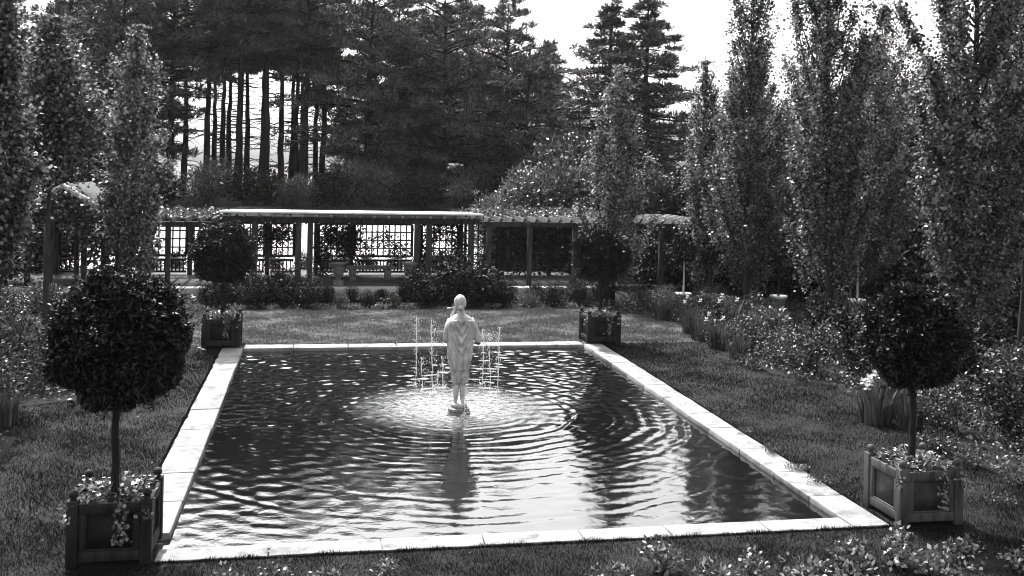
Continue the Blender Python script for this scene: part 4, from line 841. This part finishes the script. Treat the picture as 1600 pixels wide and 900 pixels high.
# ------------------------------------------------------------------ grass
def in_poly(x, y, P):
    c = np.zeros(len(x), bool); n = len(P)
    for i in range(n):
        (x1, y1), (x2, y2) = P[i], P[(i+1) % n]
        k = ((y1 > y) != (y2 > y)) & (x < (x2-x1)*(y-y1)/((y2-y1) or 1e-9)+x1); c ^= k
    return c
def grass(x0, x1, y0, y1, dens, h, w, seed):
    rr = rng(seed); n = int((x1-x0)*(y1-y0)*dens); x = rr.uniform(x0, x1, n); y = rr.uniform(y0, y1, n)
    k = ~((x > OX0+.02) & (x < OX1-.02) & (y > OY0+.02) & (y < OY1-.02)); k &= np.abs(np.arctan2(x, y)-RAD(10.8)) < RAD(31)
    for b_ in (BED_R, BED_L, BED_LN, BED_C): k &= ~in_poly(x, y, b_)
    for tb in TUBS: k &= ~((np.abs(x-tb[0][0]) < .40) & (np.abs(y-tb[0][1]) < .40))
    x, y = x[k], y[k]; n = len(x); a = rr.uniform(0, 6.283, n); pn = np.sin(x*2.1+np.sin(y*1.3)*2)*np.sin(y*1.7+1)
    pn = pn+.6*np.sin(x*7.3+2*np.sin(y*3.1))*np.sin(y*6.1+x); kk = rr.uniform(0, 1, n) < .72+.3*pn; x, y, a, pn = x[kk], y[kk], a[kk], pn[kk]; n = len(x)
    hh = h*rr.uniform(.4, 1.35, n)*(1+.32*pn); ln = rr.normal(0, .55, (n, 2))
    p = np.c_[x, y, np.full(n, .001)]; s = np.c_[np.cos(a), np.sin(a), np.zeros(n)]*(w*rr.uniform(.6, 1.3, n))[:, None]
    tip = p+np.c_[ln*hh[:, None], hh]
    return np.stack([p-s, p+s, tip], 1)
G_ = Geo(); B = np.concatenate([grass(-7, 10, 8.6, 11.6, 6000, .030, .0035, 1), grass(-8, 10, 11.6, 16, 3200, .034, .0045, 2), grass(-8, 10, 16, 23, 1800, .038, .006, 3)])
G_.add(B.reshape(-1, 3), np.arange(len(B)*3).reshape(-1, 3))
tag(G_.obj('lawn_grass', 'grass'), 'short mown grass blades of the lawn round the pool', 'grass', kind='stuff')
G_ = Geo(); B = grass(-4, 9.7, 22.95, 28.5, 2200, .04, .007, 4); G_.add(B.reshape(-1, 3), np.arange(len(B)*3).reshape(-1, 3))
tag(G_.obj('sunlit_grass', 'grass_sunlit'), 'grass of the lawn strip beyond the far end of the pool, sunlight put into its paler colour', 'grass', kind='stuff')
haze()

def cover(name, poly, x0, x1, y0, y1, n, hmax, L, mat, label, seed):
    rr = rng(seed); x = rr.uniform(x0, x1, n); y = rr.uniform(y0, y1, n); k = in_poly(x, y, poly); x, y = x[k], y[k]; n = len(x)
    z = hmax*rr.uniform(0, 1, n)*(.55+.45*np.sin(x*3.1+np.sin(y*2.3)*2)*np.sin(y*2.7+1)); p = np.c_[x, y, np.maximum(z, .012)]
    g = Geo(); sz = L*rr.uniform(.6, 1.2, n); g.leaves(p, rr.normal(0, 1, (n, 3))*(1, 1, .5)+(0, 0, .5), rr.normal(0, .5, (n, 3))+(0, 0, 1), sz, sz*.5)
    tag(g.obj(name, mat), label, 'ground cover', kind='stuff')
cover('ground_cover', BED_R, 8.2, 19, 10, 30.4, 42000, .3, .085, 'shrub', 'low leafy ground cover between the shrubs of the right bed', 11)
cover('ground_cover', BED_L, -12, -3, 17, 30.4, 18000, .28, .085, 'shrub', 'low leafy ground cover between the shrubs of the left bed', 12)
cover('ground_cover', BED_LN, -7.5, -3.9, 12.6, 16.4, 1600, .2, .07, 'shrub', 'low leafy ground cover of the small left edge bed', 13)
cover('ground_cover', BED_C, -3, 8.2, 28.3, 30.45, 7000, .25, .08, 'shrub_dark', 'low dark ground cover of the border below the terrace', 14)
rr = rng(31); E_ = []
for (a, b, nx, ny) in (((OX0, 11.4), (OX0, 22.6), -1, 0), ((OX1, 11.4), (OX1, 22.6), 1, 0), ((-1.5, OY0), (OX1, OY0), 0, -1), ((-1.4, OY1), (6.1, OY1), 0, 1)):
    n = int(math.hypot(b[0]-a[0], b[1]-a[1])*520); t = rr.uniform(0, 1, n); pat = .5+.5*np.sin(t*37)*np.sin(t*91+1)
    off = rr.uniform(-.005, .035, n); x = a[0]+(b[0]-a[0])*t+nx*off; y = a[1]+(b[1]-a[1])*t+ny*off; h = rr.uniform(.02, .05, n)*(.4+pat); ln = np.c_[-nx*rr.uniform(-.3, 1.3, n), -ny*rr.uniform(-.3, 1.3, n)]+rr.normal(0, .35, (n, 2))
    p = np.c_[x, y, np.full(n, .003)]; q = rr.uniform(0, 6.28, n); sd_ = np.c_[np.cos(q), np.sin(q), 0*q]*.005; E_.append(np.stack([p-sd_, p+sd_, p+np.c_[ln*h[:, None]*.8*pat[:, None], h]], 1))
E_ = np.concatenate(E_); G_ = Geo(); G_.add(E_.reshape(-1, 3), np.arange(len(E_)*3).reshape(-1, 3)); tag(G_.obj('edge_grass', 'grass'), 'longer ragged grass growing over the outer edge of the pool coping', 'grass', kind='stuff')

rr = rng(55); n = 170; x = rr.uniform(-6, 9, n); y = 9.5+13*rr.uniform(0, 1, n)**1.2
k = ~((x > OX0-.05) & (x < OX1+.05) & (y > OY0-.05) & (y < OY1+.05))
for b_ in (BED_R, BED_L, BED_LN): k &= ~in_poly(x, y, b_)
for tb in TUBS: k &= ~((np.abs(x-tb[0][0]) < .45) & (np.abs(y-tb[0][1]) < .45))
x, y = x[k], y[k]; n = len(x); g = Geo(); sz = rr.uniform(.025, .05, n)
g.leaves(np.c_[x, y, rr.uniform(.022, .036, n)], rr.normal(0, 1, (n, 3))*(1, 1, .15), rr.normal(0, .25, (n, 3))+(0, 0, 1), sz, sz*.7)
tag(g.obj('fallen_leaves', 'shrub_pale'), 'scattered fallen leaves lying on the lawn round the pool', 'fallen leaves', kind='stuff')
